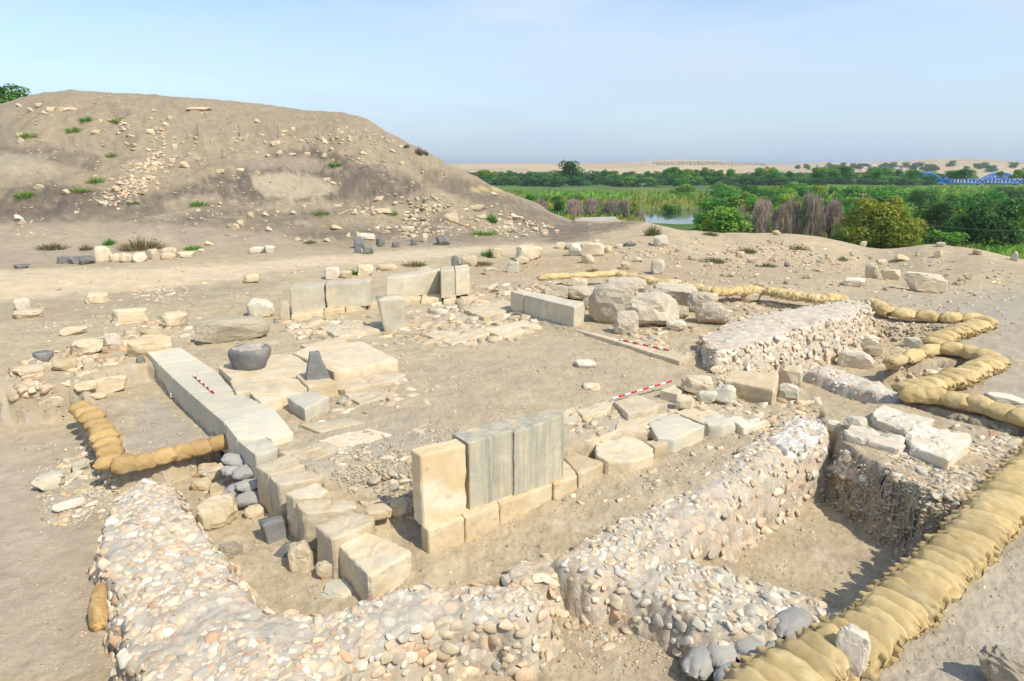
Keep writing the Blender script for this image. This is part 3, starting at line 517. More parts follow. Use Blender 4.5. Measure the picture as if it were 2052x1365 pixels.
for lb, px, zt, zb, m in [
 ('footing stone at the left end under the back wall', '583,633 646,624 652,614 590,621', .17, -.15, 'tan'), ('footing stone under the brown back wall upright', '648,623 690,617 694,607 653,614', .17, -.12, 'tan'),
 ('footing stone left of the gap in the back wall', '692,616 734,610 737,601 696,607', .17, -.12, 'tan'), ('footing stone bridging the gap in the back wall', '736,609 775,605 778,597 739,601', .17, -.1, 'tan'),
 ('footing stone under the left half of the long dip-topped slab', '778,604 842,599 845,590 782,595', .17, -.1, 'tan'), ('footing stone under the right half of the long dip-topped slab', '844,599 886,595 888,586 847,590', .17, -.1, 'tan'),
 ('footing stone under the narrow projecting upright', '888,602 912,600 914,591 890,593', .15, -.1, 'tan'), ('flat footing slab under the right end of the back wall', '922,595 950,589 958,595 930,603', .15, -.1, 'cream')]:
    block('footing_stone', lb, 'stone', px, zt, zb, m, g, .035, .06)
g = 'edging slabs of the raised right floor'
for lb, px, zt in [('edging slab at the foot of the long slanting upright', '1152,660 1184,645 1262,665 1234,684', .14), ('edging slab under the far red and white rod', '1235,684 1264,665 1332,688 1302,706', .14), ('edging slab at the near end of the raised right floor', '1303,706 1334,688 1396,710 1362,724', .14),
                   ('inner floor slab behind the far red and white rod', '1268,664 1330,655 1392,676 1338,687', .12), ('inner floor slab beside the pale rubble wall', '1336,689 1396,677 1412,700 1398,709', .12), ('narrow edging slab below the slanting upright', '1060,632 1080,628 1180,655 1150,659', .08)]:
    block('edging_slab', lb, 'slab', px, zt, -.25, 'cream', g, .025, .04)
g = 'white chalky blocks on the right trench edge'
for lb, px, zt, zb in [('white chalky block lying left, cracked along its length', '1692,858 1712,846 1808,876 1816,892 1798,900 1700,872', .10, -.32), ('long white block with a groove, right on the trench edge', '1815,868 1844,846 1946,872 1938,890 1900,922 1826,892', .18, -.30), ('white block behind the two others, nearest the sandbag row', '1745,822 1772,812 1872,842 1846,850 1816,862 1760,840', .16, -.4)]:
    block('chalky_block', lb, 'block', px, zt, zb, 'white', g, .055, .07)
block('concrete_slab', 'low concrete platform at the foot of the mound, near the river', 'platform', '1165,436 1232,434 1243,443 1150,442', .22, -.5, 'concrete', None, .01, .03)
# ------------------------------------------------------------------ other cut or carved stones
def lathe_stone(name, label, cat, X, Y, prof, m, zb, rough=.02, sx=1., n=40, rz=0., scl=1.):
    p = P(X, Y, zb); V = []
    for r_, z_ in prof: V += [[r_*math.cos(2*math.pi*k/n)*sx, r_*math.sin(2*math.pi*k/n), z_] for k in range(n)]
    V = np.array(V+[[0, 0, prof[-1][1]]]); V = V+fbm(V*2.3+5, 3)[:, None]*rough*np.array([1, 1, .5])*2; i = np.arange(len(prof)-1)[:, None]*n; j = np.arange(n)[None]; j2 = (j+1) % n
    F = np.stack([i+j, i+j2, i+n+j2, i+n+j], -1).reshape(-1, 4); l = (len(prof)-1)*n; T = np.stack([l+np.arange(n), l+(np.arange(n)+1) % n, np.full(n, l+n)], 1)
    return tag(link(name, mesh(name, V, [F, T], M[m]), (p[0], p[1], zb-.02), (0, 0, rz), sc=scl), label, cat)
bowl = lathe_stone('basalt_basin', 'big dark basalt basin with sandy flat top, standing on a paving slab', 'basin', 504, 736, [(.10, 0), (.38, .0), (.43, .03), (.47, .15), (.52, .30), (.54, .42), (.53, .50), (.49, .54), (.3, .53), (.15, .52)], 'basalt', .24, .028, 1.08, scl=(.80, .80, .98))
s_ = np.array([[.50*math.cos(a)*1.04, .45*math.sin(a), .535] for a in np.linspace(0, 2*math.pi, 33)[:-1]]+[[0, 0, .575]])
o = link('sand_top', mesh('sand_top', s_+fbm(s_*5, 2)[:, None]*[0, 0, .015], np.array([[i, (i+1) % 32, 32] for i in range(32)]), M['mortar'], True, np.full((33, 3), (.40, .37, .32)))); o.parent = bowl; o['label'] = 'dusty sand covered top'
lathe_stone('basalt_bowl', 'small grey basalt bowl lying alone on dirt at the left edge', 'bowl', 90, 727, [(.08, 0), (.17, 0), (.24, .08), (.29, .22), (.31, .33), (.29, .36), (.1, .34)], 'basalt', 0, .02, scl=(.72, .72, .9))
def wedge(name, label, X, Y, zb, base, top, h, m, rz, off=(0, 0)):
    p = P(X, Y, zb); bm = [(-1, -1), (1, -1), (1, 1), (-1, 1)]; V = []; rings = 12; n = 8
    for k in range(rings+1):
        t = k/rings; wx = base[0]*(1-t)+top[0]*t; wy = base[1]*(1-t)+top[1]*t
        for i in range(4):
            a, b = bm[i], bm[(i+1) % 4]
            for q in range(n): V.append([(a[0]+(b[0]-a[0])*q/n)*wx/2+off[0]*t, (a[1]+(b[1]-a[1])*q/n)*wy/2+off[1]*t, h*(t if t < 1 else 1)])
    N = 4*n; V.append([off[0], off[1], h*1.03]); V = np.array(V); i = np.arange(rings)[:, None]*N; j = np.arange(N)[None]; j2 = (j+1) % N
    F = np.stack([i+j, i+j2, i+N+j2, i+N+j], -1).reshape(-1, 4); l = rings*N; T = np.stack([l+np.arange(N), l+(np.arange(N)+1) % N, np.full(N, l+N)], 1)
    V += fbm(V*3+X, 3)[:, None]*np.array([.02, .02, .02]); return tag(link(name, mesh(name, V, [F, T], M[m], True), (p[0], p[1], zb-.03), (0, 0, rz)), label, 'stone')
wedge('basalt_stele', 'pointed dark basalt stone standing upright on a tan slab', 636, 757, .26, (.56, .34), (.20, .16), .68, 'basalt', .35, (-.02, 0))
wedge('basalt_fragment', 'dark wedge of basalt leaning at the foot of the stepped block row', 553, 1078, -.84, (.30, .28), (.34, .26), .36, 'basalt', .6, (-.05, .02))
wedge('basalt_fragment', 'small grey basalt flake lying just in front of the dark wedge', 572, 1108, -.84, (.34, .26), (.10, .08), .20, 'basalt', -.2, (.05, .03))
wedge('standing_stone', 'tapering grey stone leaning upright before the gap in the back wall', 789, 659, .0, (.62, .55), (.86, .62), 1.08, 'greyortho', .25, (-.06, 0))
def rod(label, X0, Y0, X1, Y1, z0, z1):
    a = Vector((*P(X0, Y0, z0), z0)); b = Vector((*P(X1, Y1, z1), z1)); e = empty('ranging_rod', a); tag(e, label, 'measuring rod', 'red and white survey rods'); d = b-a
    for k in range(10):
        mb = MB(); mb.tube([d*(k/10), d*((k+1)/10)], .021, 10)
        o = link('rod_segment', mb.mesh('rod_segment', M['red' if k % 2 else 'whitep'], True), parent=e); o['label'] = 'red painted segment' if k % 2 else 'white painted segment'
rod('red and white survey rod lying on the grey slabs of the left wall', 387, 752, 428, 787, .15, .15)
rod('red and white survey rod at the near edge of the sandy floor', 1226, 799, 1345, 764, .14, .20)
rod('red and white survey rod on the raised edging slabs below the boulders', 1240, 680, 1340, 702, .17, .17)

# ------------------------------------------------------------------ rubble walls: a mortar core with river cobbles set in it
PAL = np.array([(.64, .54, .39), (.56, .52, .44), (.66, .51, .36), (.58, .38, .24), (.42, .37, .29), (.72, .66, .54), (.60, .48, .33), (.52, .45, .34)])
def rubble_wall(label, px, ztop, zb, side, n, cs, pal, core=(.46, .415, .325), name='rubble_wall', grid=.03, lv=2, cell=.15, mos=.55, flush=.35, topn=.07, cour=False, core2=None, gap=.8, sideonly=False, pk=.60):
    zav = ztop if not isinstance(ztop, tuple) else (ztop[0][2]+ztop[1][2])/2
    poly = pts(px, zav); a = np.array(poly); lo = a.min(0)-side-.15; hi = a.max(0)+side+.15; sd_ = RNG.uniform(0, 60)
    def top(x, y):
        if isinstance(ztop, tuple):
            p, q = np.array(P(*ztop[0])), np.array(P(*ztop[1])); e = q-p; t = np.clip(((x-p[0])*e[0]+(y-p[1])*e[1])/(e@e), 0, 1); return ztop[0][2]+(ztop[1][2]-ztop[0][2])*t
        return np.full_like(x, ztop)
    def hf(x, y):
        d = sdf(x, y, poly)+.09*fbm2(x, y, 1.6, 3, .6, sd_)+.03*fbm2(x, y, 6, 2, .6, sd_); z = top(x, y)+topn*fbm2(x, y, 1.3, 4, .6, sd_+3)+.10*np.clip(-d, 0, .5)
        return z-(z-zb+.15)*sst(-.05, side, d)**1.15, d
    nx, ny = int((hi[0]-lo[0])/grid)+1, int((hi[1]-lo[1])/grid)+1
    X, Y = [q.ravel() for q in np.meshgrid(lo[0]+grid*np.arange(nx), lo[1]+grid*np.arange(ny))]; Z, D = hf(X, Y)
    Z = Z+.010*fbm2(X, Y, 16, 3, .65, 5); i = np.arange(ny-1)[:, None]*nx+np.arange(nx-1)[None]
    F = np.stack([i, i+1, i+nx+1, i+nx], -1).reshape(-1, 4); F = F[(D[F] < side+.04).all(1)]; u, inv = np.unique(F, return_inverse=True)
    V = np.stack([X, Y, Z], 1)[u]; org = np.array([*a.mean(0), zb])
    steep = sst(-.05, side*.6, D[u])[:, None]; wp = V+.05*np.stack([fbm(V*9+k*13, 2) for k in range(3)], 1); f1, gp, cid = worley(wp*np.array([1, 1, 1.3]), cell); f1b, gpb, cidb = worley(wp+50, cell*.55)
    isb = cid < mos; iss = (~isb) & (cidb < mos*.8); st_ = np.where(isb, sst(.03, .28, gp), np.where(iss, sst(.05, .3, gpb), 0)); V[:, 2] += .006*st_*(1-.5*steep[:, 0])*np.where(isb, .6+cid, .5); V[:, :2] += .06*steep*np.stack([fbm(V*5+7, 3), fbm(V*5+77, 3)], 1)
    nz = fbm(V*1.7+sd_, 4)[:, None]; c = np.array(core)*(1-np.clip(nz*1.3+.1, 0, 1))+np.array(core2 or (.50, .43, .32))*np.clip(nz*1.3+.1, 0, 1); pk_ = PAL[(np.where(isb, cid/mos, cidb/mos*1.2)*7919.37 % 1*len(PAL)).astype(int)]*(.8+.4*(np.where(isb, cid, cidb)*313.7 % 1))[:, None]; pw_ = np.array(pal)/max(pal); pk_ = np.where((pw_[(np.where(isb, cid/mos, cidb/mos*1.2)*7919.37 % 1*len(PAL)).astype(int)] > .25)[:, None], pk_, np.array(core2 or (.56, .47, .34)))
    c = c*(1-.3*steep)+np.array((.42, .345, .235))*.3*steep; c = c*(1-st_[:, None]*.25)+pk_*st_[:, None]*.25
    e = empty(name, org); tag(e, label, 'wall', 'old rubble walls')
    link('mortar_core', mesh('mortar_core', V-org, inv.reshape(-1, 4), M['mortar'], True, c), parent=e)
    # cobbles
    got = []; cell = {}; tries = 0; bv, bf = ico(lv); CV, CFc, CC = [], [], []; cnt = 0; nst = 0
    while cnt < n and tries < n*160:
        m = 12000; tries += m; x = RNG.uniform(lo[0], hi[0], m); y = RNG.uniform(lo[1], hi[1], m); z, d = hf(x, y); eps = .03
        gx = (hf(x+eps, y)[0]-z)/eps; gy = (hf(x, y+eps)[0]-z)/eps
        for k in np.nonzero(d < side*.95)[0]:
            if cnt >= n: break
            st = d[k] > -.03
            if not st and cnt > n*.55 and nst*2 < cnt: continue
            nst += st
            if sideonly and not st and RNG.random() < sideonly: continue
            if not st and fbm(np.array([[x[k]*1.5, y[k]*1.5, sd_]]), 2)[0] > gap: continue
            r = cs*(.5+1.1*RNG.random()**1.4)*(.85 if not st else 1); q = (x[k], y[k], z[k]); key = tuple(int(math.floor(v/(cs*1.6))) for v in q); ok = True
            for dx in (-1, 0, 1):
                for dy in (-1, 0, 1):
                    for dz in (-1, 0, 1):
                        for (w, rw) in cell.get((key[0]+dx, key[1]+dy, key[2]+dz), ()):
                            if (w[0]-q[0])**2+(w[1]-q[1])**2+(w[2]-q[2])**2 < (pk*(r+rw))**2: ok = False
            if not ok: continue
            cell.setdefault(key, []).append((q, r)); nrm = Vector((-gx[k], -gy[k], 1)).normalized()
            t1 = nrm.cross(Vector((RNG.normal(), RNG.normal(), RNG.normal()*.3))).normalized(); t2 = nrm.cross(t1)
            if st: t1 = nrm.cross(Vector((0, 0, 1))).normalized(); t1 = (t1+Vector(RNG.normal(0, .25, 3))).normalized(); t2 = nrm.cross(t1).normalized()
            v = np.sign(bv)*np.abs(bv)**.85*(1+.25*vnoise(bv*1.3+cnt*7.7))[:, None]; dn = RNG.normal(size=3); dn /= np.linalg.norm(dn); v = v-np.outer(np.maximum(v@dn-.5, 0), dn); dn = RNG.normal(size=3); dn /= np.linalg.norm(dn); v = v-np.outer(np.maximum(v@dn-.6, 0), dn); v = v*(1+.10*vnoise(bv*4+cnt*3.3))[:, None]
            f3 = (.42 if st else flush+.25)*RNG.uniform(.8, 1.2)
            w = v[:, :1]*np.array(t1)*r*RNG.uniform(.95, 1.35)+v[:, 1:2]*np.array(t2)*r*RNG.uniform(.65, .95)+v[:, 2:3]*np.array(nrm)*r*f3
            CV.append(w+np.array(q)+np.array(nrm)*r*(.10 if st else -.22*(1-flush))-org); CFc.append(bf+cnt*len(bv)); cc = PAL[RNG.choice(len(PAL), p=np.array(pal)/sum(pal))]*RNG.uniform(.85, 1.15)
            CC.append(np.broadcast_to(cc, (len(bv), 3))); cnt += 1
    if CV: tag(link('cobbles', mesh('cobbles', np.concatenate(CV), np.concatenate(CFc), M['cobble'], True, np.concatenate(CC), sharp=33), parent=e), kind='stuff')
    return e
#        cream grey peach orange brown white tan
P1 = (4, 3, 5, 1.6, .6, 2, 3, 1); P2 = (4, 3, 3, .7, .7, 2.2, 3, 2); P3 = (3, 5, .6, .2, .5, 4, 2, 2)
rubble_wall('broad cobble and mortar wall top curving round the bottom left', '222,1015 258,978 302,958 345,978 378,1022 402,1068 432,1104 452,1152 500,1198 560,1228 642,1230 722,1214 800,1186 880,1172 960,1168 1030,1166 1068,1178 1092,1205 1040,1232 950,1238 860,1252 780,1282 715,1310 680,1345 650,1440 300,1440 262,1330 240,1240 225,1150 205,1080', -.32, -.98, .28, 1700, .075, P1, core=(.46, .425, .345), core2=(.50, .43, .32), flush=.28, gap=.5, cell=.2, mos=.7)
rubble_wall('long cobble wall running from the middle up to the white patch', '1105,1100 1200,1052 1330,992 1440,938 1520,888 1580,850 1630,850 1655,885 1640,905 1560,950 1480,1000 1400,1048 1330,1092 1260,1130 1190,1130', ((1150, 1110, -.40), (1610, 880, -.12)), -1.15, .30, 760, .07, P2, core2=(.54, .47, .37), flush=.4, gap=.6)
rubble_wall('low sandy wall stub with cobbles facing the front hollow', '1010,1142 1110,1100 1200,1075 1225,1110 1205,1140 1110,1150 1040,1165', -.55, -1.0, .32, 150, .075, P2, core=(.42, .35, .25), core2=(.44, .37, .27), flush=.4, gap=-.1)
rubble_wall('cobble cross wall running down to the grey sandbags', '1212,1088 1260,1085 1345,1100 1440,1135 1530,1170 1620,1200 1680,1225 1640,1262 1560,1275 1470,1262 1390,1235 1320,1195 1250,1160', -.48, -1.05, .40, 520, .072, P3, core=(.47, .43, .345), core2=(.43, .36, .26), flush=.5, gap=.15)
rubble_wall('high pale rubble wall standing right of the floor, whitish on top', '1408,668 1470,642 1600,620 1728,607 1745,622 1700,640 1600,660 1500,690 1436,697', ((1430, 680, .52), (1720, 615, .72)), -.5, .34, 1100, .085, (5, 2, 1.5, .3, 1, 1.5, 5, 3), core=(.60, .55, .45), core2=(.58, .53, .43), name='rubble_wall', grid=.05, lv=2, flush=.3, topn=.05, sideonly=.72, gap=-.5, cell=.17, mos=.6, pk=.60)
rubble_wall('low white topped rubble ridge between two sandbagged trenches', '1606,738 1660,731 1740,757 1828,790 1800,803 1700,772', -.22, -.62, .20, 200, .06, (2, 4, .2, 0, .4, 5, 1, 1), core=(.58, .56, .51), core2=(.62, .58, .5), grid=.05, lv=1, flush=.4, gap=.5)
rubble_wall('short cobble footing along the rim of the deep right trench', '1680,903 1705,898 1800,926 1875,958 1940,1000 1915,1008 1862,985 1785,945', -.10, -.32, .12, 170, .06, P2, core=(.42, .37, .28), flush=.5, lv=1)
rubble_wall('white crumbly mortar patch at the far end of the long cobble wall', '1540,872 1598,840 1645,846 1658,868 1632,888 1580,902', -.02, -.75, .14, 90, .06, P3, core=(.80, .78, .74), core2=(.82, .79, .72), flush=.4, gap=.3, lv=1)

# ------------------------------------------------------------------ sandbags
def bag_mesh(name, m, seed, tails=0., sag=.35):
    nv, nu = 26, 28; r = np.random.default_rng(seed); v = np.linspace(-1, 1, nv); u = np.arange(nu)*2*math.pi/nu; Vv = np.repeat(v, nu); U = np.tile(u, nv)
    ry = .5*(.66+.34*(1-np.abs(Vv)**3)-.12*np.maximum(np.abs(Vv)-.8, 0)/.2); rz = .5*np.maximum(1-np.abs(Vv)**2.6, 0)**.55+.035
    cu, su = np.cos(U), np.sin(U); x = Vv*.5; y = ry*np.sign(cu)*np.abs(cu)**.75; z = rz*np.sign(su)*np.abs(su)**1.25
    p = np.stack([x, y, z], 1); fold = (.5-2*np.abs(fbm(np.stack([x*2.2+seed*5, y*8+1.5*x, z*4], 1), 3, .55)))*(.3+.9*Vv**2)
    p[:, 2] += .09*fold+.07*fbm(p*3+seed, 2)*(1-Vv**4)+.035*fbm(np.stack([x*4, y*14+x*5, z*3+seed], 1), 3, .6); p[:, 1] += .07*fbm(p*3.5+seed*9, 2); p[:, 0] += .06*fbm(np.stack([y*6, z*6, Vv*0+seed*3], 1), 2)*np.abs(Vv)
    p[:, 2] = np.where(p[:, 2] < -sag, -sag+(p[:, 2]+sag)*.25, p[:, 2])
    i = np.arange(nv-1)[:, None]*nu; j = np.arange(nu)[None]; j2 = (j+1) % nu; F = np.stack([i+j, i+j2, i+nu+j2, i+nu+j], -1).reshape(-1, 4)[:, ::-1]
    p = np.concatenate([p, [[p[:nu, 0].mean(), 0, 0], [p[-nu:, 0].mean(), 0, 0]]]); l = (nv-1)*nu; q = nv*nu
    T = np.array([[q, (k+1) % nu, k] for k in range(nu)]+[[q+1, l+k, l+(k+1) % nu] for k in range(nu)])[:, ::-1]
    p[:, 2] += sag; return mesh(name, p, [F, T], m)
def flap_mesh(name, m, seed):                              # the gathered mouth of a bag, a crumpled fan of cloth with thickness
    nu, nv = 26, 9; V = []; r = np.random.default_rng(seed); ph = r.uniform(0, 9)
    for s_ in (1, -1):
        for j in range(nv):
            t = j/(nv-1)
            for i in range(nu):
                a = i/(nu-1)*2-1; w = .42*(1-.25*t)+.02*math.sin(5*a+ph); zz = .07*math.sin(9*a+ph+2*t)*(.2+t)+.05*math.sin(4*a-ph)*t
                V.append((t*.22*(1-.45*abs(a)+.15*math.sin(7*a+ph)), a*w, zz+.012*s_+.03*(1-t)))
    i = np.arange(nv-1)[:, None]*nu; j = np.arange(nu-1)[None]; F = np.stack([i+j, i+j+1, i+nu+j+1, i+nu+j], -1).reshape(-1, 4)
    b = [k for k in range(nu)]+[k*nu+nu-1 for k in range(1, nv)]+[(nv-1)*nu+k for k in range(nu-2, -1, -1)]+[k*nu for k in range(nv-2, 0, -1)]; o = nu*nv
    E_ = np.array([[b[k], b[(k+1) % len(b)], b[(k+1) % len(b)]+o, b[k]+o] for k in range(len(b))])
    return mesh(name, np.array(V), [np.concatenate([F, F[:, ::-1]+o, E_])], m)
BAG = {k: [bag_mesh('sandbag', M[k], s_) for s_ in range(6)] for k in ('burlap', 'ochre', 'greybag')}
FLAP = [flap_mesh('flap', M['burlap'], s_) for s_ in range(4)]
ORD = 'first second third fourth fifth sixth seventh eighth ninth tenth eleventh twelfth thirteenth fourteenth fifteenth sixteenth seventeenth eighteenth nineteenth twentieth twenty-first twenty-second twenty-third twenty-fourth twenty-fifth twenty-sixth twenty-seventh twenty-eighth twenty-ninth thirtieth'.split(); ORD += ['thirty-'+q for q in ORD[:9]]+['fortieth']
def bag_row(px, z, n, across, dims, m, desc, group, tilt=.0, flap=False, lift=0., jit=.08, pz=None):
    w = np.array(pts(px, z if pz is None else pz)); seg = np.linalg.norm(np.diff(w, axis=0), axis=1); cum = np.concatenate([[0], np.cumsum(seg)])
    for k in range(n):
        s_ = cum[-1]*(k+.5)/n; x = np.interp(s_, cum, w[:, 0]); y = np.interp(s_, cum, w[:, 1]); s2 = min(s_+.15, cum[-1]); s1 = max(s_-.15, 0)
        a = math.atan2(np.interp(s2, cum, w[:, 1])-np.interp(s1, cum, w[:, 1]), np.interp(s2, cum, w[:, 0])-np.interp(s1, cum, w[:, 0]))
        zz = z if z is not None else 0; f = RNG.uniform(.9, 1.12, 3)
        o = link('sandbag', BAG[m][(k*5+n) % 6], (x, y, z+lift+RNG.uniform(-.015, .015)), (tilt+RNG.normal(0, .06) if across else RNG.normal(0, .05), RNG.normal(0, .05), a+(math.pi/2 if across else 0)+RNG.normal(0, jit)+(math.pi if k % 2 and not across else 0)), sc=(dims[0]*f[0], dims[1]*f[1], dims[2]*f[2]))
        tag(o, desc % ORD[k], 'sandbag', group)
        if flap:
            for e_ in ((1, -1) if k % 4 == 0 else (1,)):
                fl = link('flap', FLAP[(k+(e_ > 0)) % 4], parent=o, loc=(.45*e_, 0, .33), rot=(0, .25*e_, 0 if e_ > 0 else math.pi)); fl.scale = (.75, 1.0, 1.0)
bag_row('1480,1420 1545,1375 1607,1330 1749,1256 1828,1186 1930,1090 1988,1030 2045,955 2110,890', .0, 40, True, (.64, .42, .24), 'burlap', 'tan sandbag %s from the bottom in the big shingled row at lower right', 'tan sandbags shingled along the deep trench', tilt=-.85, flap=True, lift=.06, jit=.14, pz=.2)
g = 'tan sandbags zigzagging round the far right trenches'
bag_row('1742,612 1775,632 1830,641 1900,645 1972,648', .12, 7, False, (.70, .50, .38), 'burlap', 'tan sandbag, %s from the high rubble wall along the upper zigzag edge', g)
bag_row('1978,652 1935,668 1895,682 1868,698', .1, 9, True, (.66, .52, .34), 'burlap', 'tan sandbag, %s below the top corner of the zigzag', g, tilt=-.3)
bag_row('1885,705 1840,716 1775,738', .02, 3, False, (.88, .46, .32), 'burlap', 'tan sandbag, %s from the zigzag middle towards the white ridge', g)
bag_row('1890,708 1930,712 1992,728', .06, 3, False, (.72, .46, .33), 'burlap', 'tan sandbag, %s along the short lower zigzag edge', g)
bag_row('1996,732 1962,748 1915,768 1865,782 1812,796', .05, 12, True, (.66, .52, .34), 'burlap', 'tan sandbag, %s from the right tip of the lower zigzag arm', g, tilt=-.3)
bag_row('1806,800 1880,806 1950,822 2010,838 2075,858', .02, 6, False, (.60, .46, .35), 'burlap', 'tan sandbag, %s from the low corner in the row above the white blocks', g)
g = 'tan sandbags along the far trench edge'
bag_row('1428,592 1500,589 1532,590', .32, 9, True, (.55, .42, .36), 'burlap', 'small tan sandbag, %s left of the rock in the far trench row', g, tilt=-.2)
bag_row('1540,592 1600,602 1650,607 1690,606', .32, 13, True, (.55, .42, .36), 'burlap', 'small tan sandbag, %s right of the rock in the far trench row', g, tilt=-.2)
bag_row('1240,556 1300,569 1360,580 1424,591', .32, 14, False, (.62, .42, .34), 'burlap', 'small tan sandbag, %s along the line behind the boulders', g)
bag_row('1086,561 1150,557 1236,553', .36, 9, False, (.75, .40, .26), 'burlap', 'small flat tan sandbag, %s from the left end of the farthest line', g)
g = 'ochre sandbags round the left trench'
bag_row('158,822 186,845 208,878 222,915 226,946', -.42, 9, True, (.50, .34, .30), 'ochre', 'ochre sandbag, %s from the top in the row down the left trench edge', g, tilt=-.35)
bag_row('232,950 300,934 370,916 455,896', -.42, 6, False, (.46, .33, .32), 'ochre', 'ochre sandbag, %s from the corner in the row leading to the left wall', g)
g = 'ochre sandbags against the outer side of the broad cobble wall'
bag_row('200,1265 204,1215', -.86, 2, False, (.42, .28, .40), 'ochre', 'ochre sandbag, %s from the bottom, slumped against the outside of the broad wall', g)
g = 'grey sandbags stacked below the left wall'
for k, (X, Y, zz, rz) in enumerate([(505, 1012, -.84, .3), (476, 1005, -.84, .5), (500, 1004, -.70, .2), (478, 985, -.66, .9), (500, 978, -.56, .4), (468, 948, -.46, 1.1), (492, 952, -.40, .5), (470, 928, -.32, .2)]):
    p = P(X, Y, zz); o = link('sandbag', BAG['greybag'][k % 6], (p[0], p[1], zz), (RNG.normal(0, .12), RNG.normal(0, .12), rz), sc=(.44, .30, .18)); tag(o, 'grey sandbag, %s from the bottom of the small pile below the left wall' % ORD[k], 'sandbag', g)
g = 'grey sandbags at the bottom of the photo'
for lb, X, Y, zz, rz, sc_ in [('grey sandbag, leftmost of the row at the bottom edge', 1408, 1335, -.92, .9, (.62, .38, .25)), ('grey sandbag in the middle of the row at the bottom edge', 1452, 1318, -.86, .75, (.62, .40, .26)), ('grey sandbag at the right of the bottom row, beside the tan bags', 1515, 1310, -.80, .45, (.66, .42, .27)), ('lower grey sandbag propping the bottom row', 1470, 1372, -.92, .3, (.5, .34, .26)),
                          ('grey sandbag under the tan row beside the cross wall end', 1588, 1262, -.55, .6, (.62, .40, .24)), ('grey sandbag peeping from below the tan row', 1560, 1330, -.55, .8, (.5, .34, .26))]:
    p = P(X, Y, zz); tag(link('sandbag', BAG['greybag'][int(X) % 6], (p[0], p[1], zz), (0, 0, rz), sc=sc_), lb, 'sandbag', g)

